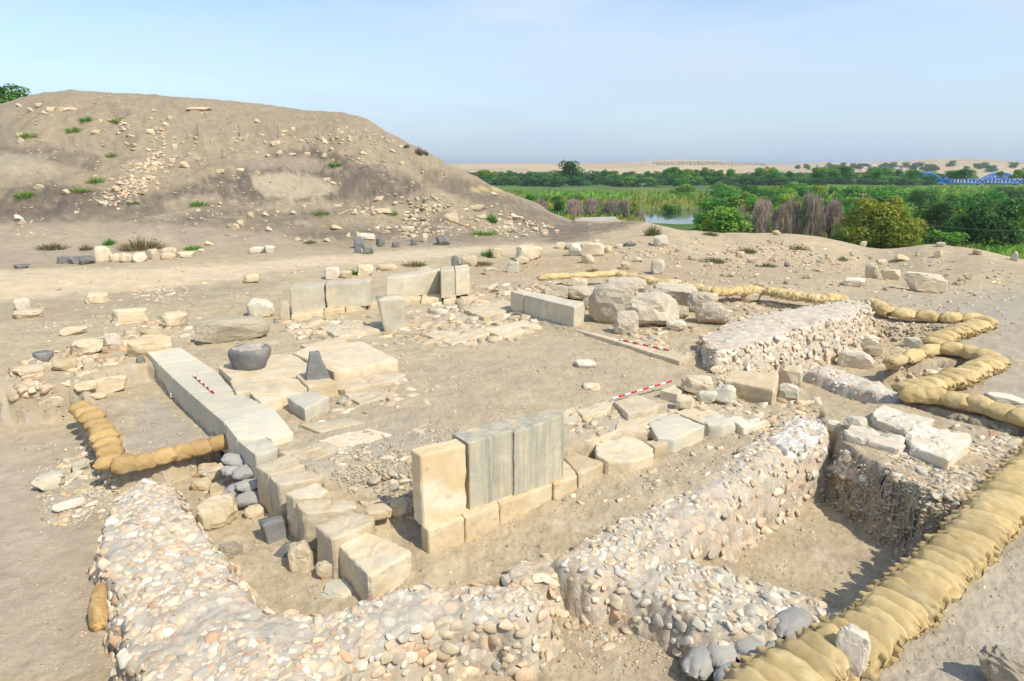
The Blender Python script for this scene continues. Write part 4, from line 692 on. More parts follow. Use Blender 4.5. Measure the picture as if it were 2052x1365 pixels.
# ------------------------------------------------------------------ loose stones one can point at
ROCKS = {}
def shared(m, k, box=.6, cuts=8, n=3, cut0=.5):
    key = (m, k % 9, n)
    if key not in ROCKS: ROCKS[key] = rock_mesh('loose_stone', M[m], 100+k % 9, n, box, cuts, .13, cut0=cut0)
    return ROCKS[key]
def stones(rows, name, cat, group, n=4, **kw):
    for i, s_ in enumerate(rows.strip().split('\n')):
        a, lb = s_.split('|'); v = a.split(); X, Y, w, h = map(float, v[:4]); m = v[4]; ex = dict(q.split('=') for q in v[5:]); ex = {k: float(q) if k != 'cuts' else int(q) for k, q in ex.items()}
        k2 = dict(kw); k2.update(ex); place_rock(name, lb.strip(), cat, X, Y, w, h, m, seed=int(X*7+Y), n=n, group=group, **k2)
stones('''470 684 144 46 conglom dr=.42 box=.8 rough=.08|long grey conglomerate boulder lying behind the basalt basin
530 636 54 38 slab tilt=.3|grey-tan boulder left of the back wall's left end
572 646 20 42 cream dr=.7 box=.4|thin tan stone upright against the left end of the back wall
303 714 84 38 tan dr=.6 box=.5|long tan boulder touching the far end of the left wall
306 680 44 26 tan|peach coloured lump on the rubble behind the long tan boulder
262 648 66 27 cream dr=.5 box=.3 cuts=3|squared cream block alone on the dirt beyond the left wall
353 657 50 30 cream|angular cream rock between the squared block and the conglomerate boulder
196 608 42 20 tan box=.35 cuts=4|flat pinkish block on the edge of the dirt road
46 623 28 24 white box=.35 cuts=4|pale block standing on a flat stone at the left border
58 638 54 17 cream|flat stone under the pale block at the left border
178 714 58 32 cream|larger cream rock on the rubble bank right of the small basalt bowl
228 694 32 26 white|small squared rock topping the rubble bank beyond the left wall
60 754 52 18 cream|cream rock at the left border below the small basalt bowl
132 744 44 22 tan|tan rock in the rubble bank below the small basalt bowl
180 744 22 26 cream|pointed pale stone sticking up in the left rubble bank
224 788 66 34 cream dr=.45 rz=.7|long cream stone lying aslant above the ochre sandbags
172 784 42 18 tan|weathered tan stone left of the aslant long stone
110 814 58 22 cream box=.4|low cream block at the top of the ochre sandbag row
190 802 44 14 cream|narrow stone joining the low cream block and the aslant stone
150 672 50 16 cream dr=.6|low pale wall stub on the dirt left of the squared cream block
283 728 16 13 basalt|little dark stone under the long tan boulder
350 800 16 14 white|small white stone lying at the foot of the grey slab wall
1580 778 48 44 cream|pale rough block behind the right end of the long rounded block
1580 803 46 32 slab|grey broken stone at the right end of the long rounded block
1395 792 64 36 cream dr=.8|broad flat-topped boulder at the far end of the near rod
1372 824 40 28 cream|cream rock below the broad flat-topped boulder
1415 810 42 28 slab|dark fissured rock in the heap below the broad boulder
1449 812 46 42 slab|grey rock leaning at the right of the heap by the long block
1405 830 34 16 cream|low split stone at the bottom of the heap by the long block
1712 738 66 34 white dr=.5 rz=-.5|white pointed stone in the trench below the high rubble wall
1730 704 52 32 slab|grey boulder at the far end of the upper zigzag trench
1748 716 36 22 conglom|dark stone between the grey boulder and the white pointed stone
1829 700 38 22 slab|light grey stone on the dark soil inside the zigzag
1503 608 40 28 cream|boulder sitting on the trench edge between two sandbag runs
1848 586 80 36 cream dr=.45 rz=-.5 box=.6 cuts=10 tilt=.2|long pale slab leaning in the dirt field at right
1746 557 26 28 cream|upright pale stone left of the long leaning slab
1783 561 36 21 cream|squat pale stone between the upright stone and the leaning slab
1710 575 40 18 white|flat pale stone below the upright stone in the right field
1317 550 28 28 white|white jagged stone on the slope behind the far sandbag line
1700 1352 66 100 white zb=0.05 dr=.8|white lump of stone at the bottom edge on the tan sandbags
2015 1400 120 95 conglom zb=0.0 rough=.25 cuts=14|rough grey rock cut by the bottom right corner
2010 808 70 16 white dr=.5|white rubble lump right of the lower zigzag sandbags
1712 865 44 28 white|white chunk wedged left of the cracked chalky block
1668 868 30 24 white|small white stone beside the white mortar patch
440 1062 78 72 cream zb=-.85 dr=.8|big broken cream stone beside the broad wall's inner face
463 1122 50 34 conglom zb=-.85|dark lump below the big broken cream stone
430 968 52 34 cream zb=-.85|cream rock left of the grey sandbag pile
405 985 38 24 tan zb=-.85|peach rock at the edge of the rubble by the grey sandbags
418 952 40 22 tan zb=-.85|flat peach stone behind the cream rock near the sandbags
440 990 36 22 cream zb=-.85|stone in front of the cream rock near the sandbags
512 1040 42 26 cream zb=-.85|pale broken stone in front of the grey sandbag pile
600 1098 22 18 tan zb=-.85|small tan stone under the overhanging stepped blocks
478 1160 16 14 white zb=-.84|single white pebble on the bare floor of the front hollow
660 1165 52 44 cream zb=-.85|pinkish rock wedged beside the biggest corner block
605 1150 50 60 cream zb=-.85 dr=1.2 sink=.6|buried cream slab sloping into the front hollow
680 1205 70 30 slab zb=-.85 sink=.6 dr=1.0|flat grey slab on the hollow floor below the corner block
845 1172 30 20 cream zb=-.8|oval cobble at the foot of the biggest corner block
888 1180 30 20 cream zb=-.8|oval cobble at the edge of the broad wall, right of the first one
800 1035 36 34 tan zb=-.3|reddish stone left of the yellow upright block
790 985 22 26 white zb=-.1|round white stone behind the yellow upright block's left side
760 1042 56 26 tan zb=-.25|squarish tan stone behind the biggest corner block
138 1022 60 18 white dr=.4|white flat stone on the rubble slope at left
100 985 60 34 slab|grey lump on the rubble slope below the ochre sandbags
165 945 34 22 slab|pale grey stone just below the ochre sandbag row
1175 738 52 14 white dr=.8 sink=.5|white flat patch of stone in the middle of the sandy floor
1185 782 36 12 cream dr=.9 sink=.5|second pale stone set flush in the sandy floor, nearer the rod''', 'loose_stone', 'stone', 'loose stones about the excavation')
stones('''1250 594 91 37 conglom|rounded boulder at the back of the conglomerate heap
1230 652 107 81 conglom|tall brown boulder right of the long slanting upright
1300 657 123 68 conglom dr=.8|widest boulder in the front of the heap
1255 673 51 48 conglom|small brown boulder at the front foot of the heap
1172 604 82 30 conglom|low boulder behind the long slanting upright
1157 580 42 22 cream|pale boulder under the farthest sandbag line
1112 602 60 30 conglom|grey boulder behind the short upright of the right wall
1340 614 112 44 conglom|long grey boulder at the right back of the heap
1405 628 64 41 conglom|grey-brown boulder between the long grey one and the rubble wall
1427 652 73 44 conglom|tan boulder next to the high rubble wall
1363 640 35 28 conglom|small boulder wedged right of the widest boulder
1353 664 42 22 white|small white block at the right foot of the heap
1325 608 35 19 white zb=.75|white block resting on top of the widest boulder
1182 622 31 24 conglom|small boulder at the right end of the long slanting upright
1213 636 33 22 conglom|little lump before the tall brown boulder''', 'boulder', 'boulder', 'conglomerate boulders beside the right wall', box=.75, rough=.14, cuts=5)
stones('''667 560 32 23 white box=.35 cuts=3|white squared block, leftmost behind the back wall
693 558 26 15 tan|tan rubble stuck to the white squared block
733 552 33 21 cream box=.4|tan-topped block right of the green tuft behind the back wall
777 543 42 13 tan|low tan stone behind the dip-topped slab
849 549 33 14 cream|stone peeping over the dip-topped slab
913 538 17 24 basalt box=.4|dark upright stone behind the right end of the back wall
940 534 34 21 cream|pale block next to the dark upright stone
996 517 21 19 cream|round pale boulder right of a green tuft
1060 523 56 29 cream|largest pale block beyond the back wall's right end
1045 530 32 16 cream|pale stone at the left foot of the largest far block
1028 547 25 21 slab box=.3 cuts=2|small grey cube of stone alone on the dirt
985 551 32 14 cream|low pale stone left of the small grey cube
1162 500 58 13 white|white slab topping the far pile of blocks
1185 514 52 26 cream|big pale block in the far pile
1153 514 28 25 slab|grey block at the left of the far pile
1178 529 27 19 cream|block fallen at the front of the far pile
1213 507 26 14 tan|brown stone right of the far pile
1125 498 23 12 tan|lone tan stone left of the far pile
1323 494 29 21 slab|grey block with dark underside at the track edge
1262 494 26 9 basalt|dark stones heaped by the track
1240 498 14 8 white|small white thing beside the dark heap by the track
1253 541 19 16 cream|angular stone just behind the farthest sandbag line
1277 525 15 9 cream|small pale stone above the farthest sandbag line
1225 551 26 11 cream|low stones left of the jagged white stone
1350 574 32 13 cream|long stone beside the sandbag line behind the boulders
733 480 39 12 white box=.35|pale slab above the dark basalt chunks
817 464 29 10 cream box=.35|slab jutting from the mound foot above the basalt chunks
720 498 21 22 basalt|tallest dark basalt chunk, left of the others
717 507 14 11 basalt|little basalt chunk at the foot of the tallest one
738 510 21 15 basalt|front basalt chunk of the group at the mound foot
763 495 19 18 basalt|basalt chunk in the middle of the group at the mound foot
793 496 15 11 basalt|small basalt chunk right of the middle one
830 492 14 13 basalt|fifth basalt chunk, near the grey pointed one
888 492 28 19 basalt|grey pointed basalt block, rightmost at the mound foot
852 485 13 17 cream|thin pale stone between the two right basalt chunks
130 528 25 14 basalt|dark stone, first from the left in the row along the road
152 529 23 14 basalt|dark stone, second from the left in the row along the road
176 530 29 16 basalt|dark stone beside the largest pale one in the roadside row
208 523 32 28 cream|largest pale stone of the roadside row
232 524 23 15 cream|pale stone right of the largest in the roadside row
255 525 27 17 cream|fourth last pale stone of the low roadside row
281 525 29 18 slab|grey-white stone in the middle of the roadside row
308 520 27 20 cream|upright pale stone near the right of the roadside row
338 519 29 12 cream|lower one of two stacked stones in the roadside row
340 509 27 12 cream|upper one of two stacked stones in the roadside row
374 517 36 12 cream|flat stone ending the roadside row at right
45 538 28 8 basalt|dark low stone at the left border beside the road
515 508 32 13 slab|larger stone of the pair on the far road side
541 507 23 14 slab|smaller stone of the pair on the far road side
506 568 30 18 tan|reddish rubble lump on the near road side''', 'loose_stone', 'stone', 'stones lying beyond the back wall and along the road', n=3)
# stones on the mound and in the field: named by the landmark they lie next to
LM = [('the leftmost fence post', 397, 264), ('the second fence post', 480, 262), ('the third fence post', 558, 267), ('the fourth fence post', 638, 271), ('the pale oval patch', 590, 372), ('the tree on the mound top', 45, 195), ('the tallest dead shrub', 840, 295),
      ('the low concrete platform', 1195, 438), ('the dark basalt chunks', 760, 500), ('the roadside stone row', 260, 518), ('the far pile of blocks', 1175, 512), ('the white jagged stone', 1317, 540), ('the big yellow-green bush', 1790, 460), ('the long leaning slab', 1848, 572), ('the dry trackside bush', 1310, 466), ('the bare grey bushes', 1560, 465), ('the two-stone road pair', 528, 502), ('the mound foot ledge rock', 905, 440)]
used_l = {}; pend = []
def where(X, Y):
    n_, lx, ly = min(LM, key=lambda q: math.hypot(q[1]-X, (q[2]-Y)*1.6)); dx, dy = X-lx, (Y-ly)*1.6
    return n_, ('right of' if dx > 0 else 'left of') if abs(dx) > abs(dy) else ('below' if dy > 0 else 'above'), math.hypot(dx, dy)
def auto(X, Y, w, h, m, kind):
    o = place_rock('loose_stone', None, 'stone', X, Y, w, h, m, me=shared(m, int(X+3*Y)), group='stones scattered on the mound and field'); pend.append((o, X, Y, w, m))
AUTO = '''38 215 14 8 w;62 225 14 10 w;79 214 17 8 w;103 225 20 12 c;90 230 13 9 t;135 223 42 9 c;42 286 16 11 s;40 275 14 10 c;400 222 62 8 t;302 269 20 12 t;193 268 24 9 c;352 301 15 14 s;553 293 24 12 c;571 267 20 7 c;462 305 15 10 t;450 315 12 8 t;560 310 17 10 c;586 312 18 6 w;615 312 17 8 c;665 303 13 9 t;650 316 14 10 c;442 348 20 10 c;482 344 21 8 c;513 351 20 9 t;655 364 18 9 c;669 370 16 7 c;78 379 25 11 w;134 390 18 12 c;233 384 20 13 c;243 371 18 10 c;300 361 16 11 t;258 409 21 9 c;209 411 22 10 s;154 429 12 7 w;39 442 20 14 s;45 450 17 11 c;346 328 20 13 t;371 338 24 16 c;334 348 14 8 t;471 461 22 15 c;482 452 16 13 c;503 436 15 13 t;420 492 20 10 c;404 505 15 8 c;596 484 20 9 c;656 486 18 10 c;675 461 28 12 t;729 311 18 9 t;806 332 12 11 t;701 279 12 8 c;764 427 52 11 c;760 403 28 11 c;905 446 38 22 c;886 396 12 9 c;990 392 18 9 c;955 424 44 15 c;1032 442 50 11 c;993 470 18 13 c;1029 467 16 10 c;1073 462 16 8 c;1093 474 16 10 c;1050 475 22 7 s;965 438 30 8 t;825 370 16 8 c;1940 560 20 12 w;1459 555 28 9 w;1507 528 20 11 w;1549 525 16 9 c;1465 507 22 9 w;1482 515 18 11 c;1388 522 20 14 w;1578 535 13 10 b;1556 471 17 9 w;1729 494 14 10 w;1764 532 19 12 w;1809 524 30 13 c;1879 517 16 14 w;1885 495 18 9 w;1958 511 18 11 c;2031 523 13 19 s;1430 587 10 13 c;1618 559 16 9 w;1640 545 22 6 w;1520 575 20 9 c;1420 535 16 9 w;1660 520 12 7 c;1360 505 12 8 c;1455 590 14 8 c'''
MC = dict(w='cream', c='tan', t='tan', s='slab', b='basalt')
for q in AUTO.split(';'):
    v = q.split(); k = .82 if float(v[0]) < 1150 else 1; auto(float(v[0]), float(v[1]), float(v[2])*k, float(v[3])*k, MC[v[4]], 0)
for poly, n_ in (('30,250 200,200 400,215 640,235 780,280 860,330 700,350 560,330 420,340 300,300 100,330', 34), ('230,330 380,300 330,380 240,400', 16), ('280,400 700,420 900,400 1080,440 1050,475 800,480 500,480 330,470', 34), ('1240,500 1500,490 1740,515 1900,530 2030,560 2030,600 1700,580 1300,570 1180,545', 30)):
    pl = pts(poly); a = np.array(pl); k = 0
    while k < n_:
        X, Y = RNG.uniform(a[:, 0].min(), a[:, 0].max()), RNG.uniform(a[:, 1].min(), a[:, 1].max())
        if sdf(np.array([X]), np.array([Y]), pl)[0] < 0: w = RNG.uniform(6, 13); auto(X, Y, w, w*RNG.uniform(.45, .75), RNG.choice(['cream', 'tan', 'tan', 'conglom']), 1); k += 1
CW_ = dict(white='white', conglom='brown', cream='pale', tan='tan', slab='grey', basalt='dark')
grp = {}
for o, X, Y, w, m in pend: n_, d_, dist = where(X, Y); sz = 'large' if w > 26 else 'middling' if w > 15 else 'small'; grp.setdefault((sz, CW_[m], n_, d_), []).append((dist, o))
NE = ['nearest', 'second nearest', 'third nearest', 'fourth nearest', 'fifth nearest', 'sixth nearest', 'seventh nearest', 'eighth nearest', 'ninth nearest', 'tenth nearest', 'eleventh nearest', 'twelfth nearest']
for (sz, c_, n_, d_), L_ in grp.items():
    for i, (dist, o) in enumerate(sorted(L_, key=lambda q: q[0])): o['label'] = '%s %s stone %s %s' % (sz, c_, d_, n_)+('' if len(L_) == 1 else ', '+NE[min(i, 11)]+' to it')

# ------------------------------------------------------------------ rubble and gravel that nobody could count
def scatter(name, label, cat, areas, lv, zoff=.3, pal=None):
    bv, bf = ico(lv); base = []
    for k in range(14):
        v = np.sign(bv)*np.abs(bv)**.6; v = v*(1+.3*vnoise(bv*1.4+k*9.1))[:, None]
        for _ in range(3): d = RNG.normal(size=3); d /= np.linalg.norm(d); v = v-np.outer(np.maximum(v@d-.55, 0), d)
        base.append(v)
    Vs, Fs, Cs, cnt = [], [], [], 0
    for poly, n, w0, w1, pw in areas:
        pl = pts(poly); a = np.array(pl); k = 0; sd_ = RNG.uniform(0, 99)
        while k < n:
            m = n*3; X = RNG.uniform(a[:, 0].min(), a[:, 0].max(), m); Y = RNG.uniform(a[:, 1].min(), a[:, 1].max(), m); keep = (sdf(X, Y, pl) < RNG.normal(0, 6, m)) & (fbm2(X, Y*1.8, .018, 3, .6, sd_) > RNG.uniform(-.9, .45, m))
            for x, y in zip(X[keep], Y[keep]):
                if k >= n: break
                k += 1; hit, nr = G(x, y)
                if hit.z < -4: continue
                r = depth(hit)/FPX*(w0+(w1-w0)*RNG.random()**2.2)*.5; an = RNG.uniform(0, 6.28); v = base[RNG.integers(14)]*np.array([1.3, .85, .6])*r*RNG.uniform(.8, 1.2, 3)
                c, s_ = math.cos(an), math.sin(an); v = v@np.array([[c, s_, 0], [-s_, c, 0], [0, 0, 1]]); Vs.append(v+np.array(hit)+np.array(nr)*r*zoff); Fs.append(bf+cnt*len(bv)); cnt += 1
                Cs.append(np.broadcast_to(PAL[RNG.choice(8, p=np.array(pw)/sum(pw))]*RNG.uniform(.72, 1.05)*np.array([1, .97, .92]), (len(bv), 3)))
    return tag(link(name, mesh(name, np.concatenate(Vs), np.concatenate(Fs), M['cobble'], False, np.concatenate(Cs))), label, cat, kind='stuff')
PS = (5, 2, 1.5, .4, 1.2, 3, 3, 3)
scatter('rubble', 'pale broken stone rubble strewn among the walls and the mound', 'rubble', [
    ('560,650 640,640 800,625 960,600 1085,640 1090,660 1000,685 830,692 720,680 600,690', 420, 8, 34, PS), ('940,580 1010,572 1140,570 1060,600 1020,640 960,620', 120, 8, 30, PS), ('830,650 1085,640 1080,662 990,690 860,690', 120, 10, 34, PS),
    ('30,740 130,700 260,670 300,690 250,715 150,760 30,800', 260, 8, 30, (4, 1, 4, 1, .5, 2, 4, 2)), ('200,640 380,630 400,690 300,690 210,690', 90, 7, 26, PS), ('80,960 190,870 235,950 210,1030 100,1055', 260, 6, 24, PS), ('390,950 460,930 530,1000 560,1050 500,1040 400,1000', 90, 10, 34, (4, 1, 5, .6, .3, 2, 4, 2)),
    ('660,900 820,900 840,1050 760,1040 700,990', 170, 6, 26, (4, 2, 3, .8, 1, 2, 3, 2)), ('1140,840 1290,790 1380,850 1300,880 1180,880', 120, 8, 28, PS), ('1380,800 1640,800 1640,870 1500,880 1400,840', 220, 7, 28, PS), ('1180,630 1400,650 1420,700 1380,720 1250,670', 80, 8, 28, PS),
    ('1600,700 1760,690 1880,690 1860,720 1760,740 1640,735', 170, 6, 24, P3), ('1790,750 1900,740 1930,760 1830,795', 90, 6, 22, P3), ('1750,880 2030,850 2037,920 1900,1010 1780,960', 420, 5, 24, P3), ('1440,596 1620,606 1640,622 1520,640 1400,640', 120, 6, 22, PS),
    ('560,760 800,750 830,800 680,830 600,860', 90, 8, 30, PS), ('1000,1230 1180,1170 1300,1280 1220,1300', 90, 6, 26, P2), ('1110,1010 1420,890 1480,920 1280,1000', 60, 5, 18, PS)], 2, -.12)
scatter('field_stones', 'small pale stones peppering the mound and the open ground', 'stones', [
    ('30,230 160,190 440,215 700,240 860,330 1100,440 1060,480 640,490 30,500', 1300, 1.5, 6, PS), ('230,240 330,260 330,330 250,420 180,400 280,330', 420, 3, 11, (5, 1, 2, .5, .5, 3, 5, 2)), ('660,410 860,390 1090,440 1120,470 800,480', 420, 3, 13, PS), ('380,270 780,270 790,290 380,290', 120, 3, 8, PS),
    ('280,575 380,570 380,592 260,605', 110, 4, 10, PS), ('30,540 700,520 1240,520 1240,560 600,600 30,700', 500, 2, 9, PS), ('1130,480 1500,475 1740,505 2037,530 2037,650 1740,610 1400,590 1180,560', 1100, 2, 10, PS), ('1230,500 1560,480 1720,540 1500,560', 400, 2, 9, (3, 1, 3, 1, .5, 1, 5, 1))], 2, .05)
scatter('gravel', 'fine gravel and crumbs of stone over all bare ground', 'gravel', [
    ('30,640 600,600 1100,560 1740,600 2037,640 2037,1352 30,1352', 7000, 2, 7, (4, 2, 1.5, .3, 2.4, 1.6, 3, 4)), ('620,880 930,860 820,1040 690,980', 1300, 2, 8, (3, 3, 1.5, .4, 4, 2, 2, 3)), ('1640,960 1900,920 2037,960 1800,1130 1650,1010', 900, 3, 10, P3), ('700,1300 1100,1200 1350,1290 1400,1352 640,1352', 900, 2, 9, (4, 2, 1.5, .3, 2.4, 1.6, 3, 4)), ('60,960 240,860 240,1040 90,1060', 900, 2, 9, P3), ('1740,640 1960,650 1880,700 1740,740', 600, 2, 8, P3), ('1650,905 1940,1010 1850,1120 1650,1010', 900, 3, 11, (3, 3, 1, .6, 3, 2, 3, 4))], 1, .15)

# ------------------------------------------------------------------ plants
def leaves(n, lobes, leaf, cols, rng, up=.35, vert=False, inner=.7):
    L = np.array([q[:4] for q in lobes]); w = L[:, 3]**2; k = rng.choice(len(L), n, p=w/w.sum()); d = rng.normal(size=(n, 3)); d[:, 2] += up; d /= np.linalg.norm(d, axis=1, keepdims=True)
    p = L[k, :3]+d*(L[k, 3]*(inner+(1.12-inner)*rng.random(n)**.6))[:, None]; nn = d+rng.normal(0, .55, (n, 3)); nn /= np.linalg.norm(nn, axis=1, keepdims=True)
    a = np.cross(nn, rng.normal(size=(n, 3))); a /= np.linalg.norm(a, axis=1, keepdims=True)+1e-9; b = np.cross(nn, a); s = leaf*rng.uniform(.5, 1.5, n)[:, None]
    if vert: a = rng.normal(0, .25, (n, 3))+np.array([0, 0, 1]); b = rng.normal(size=(n, 3))*.09
    V = np.stack([p-a*s, p+b*s*.6, p+a*s, p-b*s*.6], 1).reshape(-1, 3); F = np.arange(4*n).reshape(-1, 4)
    lc = np.array(cols)[rng.integers(len(cols), size=len(L))]; c = lc[k]*rng.uniform(.65, 1.3, (n, 1)); return V, F, np.repeat(c, 4, 0)
def crown_lobes(rng, n, flat=1., base=.12, r0=.16, r1=.26):
    o = []
    for _ in range(n):
        a = rng.uniform(0, 6.28); t = rng.random()**.7; z = base+(1-base-r0*1.2)*rng.random(); rr = .5*math.sqrt(max(1-((z-.42)/.62)**2, .05))-.12; o.append((math.cos(a)*rr*t, math.sin(a)*rr*t, z, rng.uniform(r0, r1)*(1 if z < .7 else .8)))
    return o
def plant_proto(kind, seed, n, leaf, cols, nl=14, trunk=True, **kw):
    rng = np.random.default_rng(seed); vert = kw.pop('vert', False); lb = crown_lobes(rng, nl, **kw); V, F, c = leaves(n, lb, leaf, cols, rng, vert=vert); V[:, 2] = np.maximum(V[:, 2], .01)
    cm = mesh('crown', V, F, M['leaf'], False, c); mb = MB(); mb.tube([(0, 0, -.06), (.01, 0, .2), (0, .02, .5)], [.035, .028, .014])
    for _ in range(6): a = rng.uniform(0, 6.28); z0 = rng.uniform(.08, .35); mb.tube([(0, 0, z0), (.16*math.cos(a), .16*math.sin(a), z0+.18), (.28*math.cos(a), .28*math.sin(a), z0+.38)], [.016, .010, .004], 5)
    return cm, mb.mesh('trunk', M['bark'], True)
G1, G2, G3, G4, YG, OL = (.10, .27, .04), (.14, .36, .045), (.065, .18, .04), (.20, .42, .055), (.31, .38, .04), (.25, .27, .05)
PB = [(.46, .37, .29), (.52, .43, .34), (.36, .30, .24)]
PROTO = {'dark': [plant_proto('dark', 10+i, 2600, .035, [G3, G1, G3, (.045, .10, .02)], 18) for i in range(3)], 'green': [plant_proto('green', 20+i, 2200, .038, [G1, G2, G4, G2], 16) for i in range(4)],
         'light': [plant_proto('light', 30+i, 2000, .04, [G4, G2, YG, (.12, .2, .04)], 14, base=.05) for i in range(3)], 'yellow': [plant_proto('yellow', 40+i, 2000, .04, [YG, OL, G4], 12, base=.05) for i in range(2)],
         'bare': [plant_proto('bare', 50+i, 2600, .10, PB, 16, base=.1, vert=True) for i in range(3)]}
def plant(name, label, cat, group, x, y, w, h, kind, k=0, z=None, parts=True, rz=None):
    cm, tm = PROTO[kind][k % len(PROTO[kind])]; z = gz_at(x, y) if z is None else z; rz = RNG.uniform(0, 6.28) if rz is None else rz
    if parts:
        e = empty(name, (x, y, z-.1), rz); e.scale = (w, w, h); tag(e, label, cat, group); link('crown', cm, parent=e); link('trunk', tm, parent=e); return e
    o = link(name, cm, (x, y, z-.1), (0, 0, rz), sc=(w, w, h)); return tag(o, label, cat, group)
def plant_px(name, label, cat, group, X, Y, w, h, kind, k=0, parts=True, zz=-9.):
    p = P(X, Y, zz); d = depth((*p, zz)); return plant(name, label, cat, group, p[0], p[1]+w*d/FPX*.3, w*d/FPX, h*d/FPX, kind, k, None, parts)
# the big bush, leafier than the rest since it stands nearest
rng = np.random.default_rng(5); lb = crown_lobes(rng, 34, base=.08, r0=.10, r1=.19); cols = [(.40, .40, .05), (.34, .36, .045), (.30, .34, .05), (.42, .40, .06), (.20, .30, .045), (.37, .37, .05)]
V, F, c = leaves(15000, lb, .018, cols, rng); V[:, 2] = np.maximum(V[:, 2], .01); PROTO['big'] = [(mesh('crown', V, F, M['leaf'], False, c), PROTO['dark'][0][1])]
plant_px('bush', 'big round yellow-green bush standing beyond the dirt terrace at right', 'bush', 'bushes on the river plain', 1790, 508, 172, 122, 'big', zz=-8.5)
g = 'bushes on the river plain'
for lb_, X, Y, w, h, kd in [('yellow-green shrub at the right end of the river glimpse', 1440, 482, 58, 66, 'yellow'), ('light green low bush just right of the big yellow-green bush', 1895, 503, 95, 46, 'light'), ('dark tree behind the light low bush at right', 1890, 488, 95, 86, 'dark'), ('dark rounded tree second from the right border', 1965, 498, 95, 100, 'dark'), ('dark tree cut by the right border', 2035, 505, 105, 112, 'dark'),
     ('green bush behind the left side of the big yellow-green bush', 1705, 462, 80, 50, 'green'), ('round dark tree alone at the edge of the pale field', 1143, 387, 52, 36, 'dark'), ('dark upright bush by the foot of the mound', 1117, 432, 26, 40, 'dark'), ('small yellow tree at the left end of the far belt', 976, 372, 18, 12, 'yellow'), ('green bush right of the round dark tree', 1345, 418, 44, 26, 'green'),
     ('green bush over the far bank of the river', 1404, 431, 30, 20, 'green'), ('olive bush on the far bank, left end of the water', 1262, 430, 40, 34, 'yellow'), ('low green bush at the foot of the leaning pole', 1690, 505, 50, 30, 'green'), ('small shrub under the bare bushes, left end', 1478, 484, 40, 24, 'light'), ('small shrub under the bare bushes, right end', 1690, 492, 40, 28, 'light'), ('dark bush between the leaning pole and the big yellow-green bush', 1655, 440, 60, 40, 'dark')]:
    plant_px('bush', lb_, 'bush', g, X, Y, w, h, kd, int(X))
g = 'bare grey-brown bushes in front of the green'
for i, (X, Y, w, h) in enumerate([(1488, 482, 55, 66), (1528, 484, 52, 82), (1566, 486, 40, 74), (1590, 486, 48, 92), (1628, 488, 56, 96), (1668, 488, 60, 84), (1085, 428, 26, 30), (1150, 436, 40, 34), (1188, 436, 36, 36), (1225, 438, 38, 40), (1252, 440, 28, 38), (1280, 440, 26, 30)]):
    plant_px('bare_bush', ('bare grey bush, %s from the left in the clump left of the leaning pole' % ORD[i] if i < 6 else 'bare brown bush, %s from the left between mound foot and river' % ORD[i-6]), 'bush', g, X, Y, w, h, 'bare', i)
g = 'trees of the far green belt'
for i in range(150):
    row = i % 2; X = 945+(i//2)*13.4+RNG.uniform(-7, 7); Y = RNG.uniform(368, 374) if row else RNG.uniform(363, 367)
    if X > 1888: continue
    p = P(X, Y, -9); d = depth((*p, -9)); hh = RNG.uniform(17, 25)*(.6 if X > 1880 else 1); plant('belt_tree', 'dark green tree in the continuous far belt below the dry hills', 'tree', g, p[0], p[1], RNG.uniform(36, 56)*d/FPX, hh*d/FPX, 'dark' if RNG.random() < .75 else 'green', i, -9.9, False)
g = 'small bushes covering the river plain'; k = 0; grp = {}
while k < 170:
    X, Y = RNG.uniform(1330, 2120), 374+110*RNG.random()**1.25
    if (X < 1420 and Y > 396) or (1650 < X < 1910 and Y > 425) or (1455 < X < 1700 and Y > 440): continue
    p = P(X, Y, -9); d = depth((*p, -9)); kd = RNG.choice(['green', 'light', 'yellow', 'dark'], p=[.44, .32, .14, .10]); hh = (15+(Y-374)*.42)*RNG.uniform(.7, 1.25)
    if X > 1870 and Y-hh*.95 < 369: continue
    nm = {'green': 'green', 'light': 'light green', 'yellow': 'yellowish', 'dark': 'dark green'}[kd]; sd_ = 'left of the leaning pole' if X < 1715 else 'behind the big yellow-green bush' if X < 1860 else 'towards the right border'
    plant('plain_bush', '%s bush in the dense scrub on the plain, %s' % (nm, sd_), 'bush', g, p[0], p[1], hh*RNG.uniform(1.3, 2.0)*d/FPX, hh*d/FPX, kd, k, None, False); k += 1
for i in range(46):
    X, Y = RNG.uniform(955, 1420), RNG.uniform(371, 380) if i < 22 else RNG.uniform(402, 434)
    if (Y > 400 and X < 1000+(Y-400)*3.5) or (X > 1283 and Y > 414): continue
    p = P(X, Y, -9); d = depth((*p, -9)); hh = RNG.uniform(8, 13) if Y < 390 else RNG.uniform(10, 20); kd = RNG.choice(['light', 'yellow', 'green']); nm = {'green': 'green', 'light': 'light green', 'yellow': 'yellowish'}[kd]
    plant('plain_bush', '%s bush %s the bright green field left of the river' % (nm, 'behind' if Y < 390 else 'in front of'), 'bush', g, p[0], p[1], hh*RNG.uniform(1.4, 2.2)*d/FPX, hh*d/FPX, kd, i, None, False)
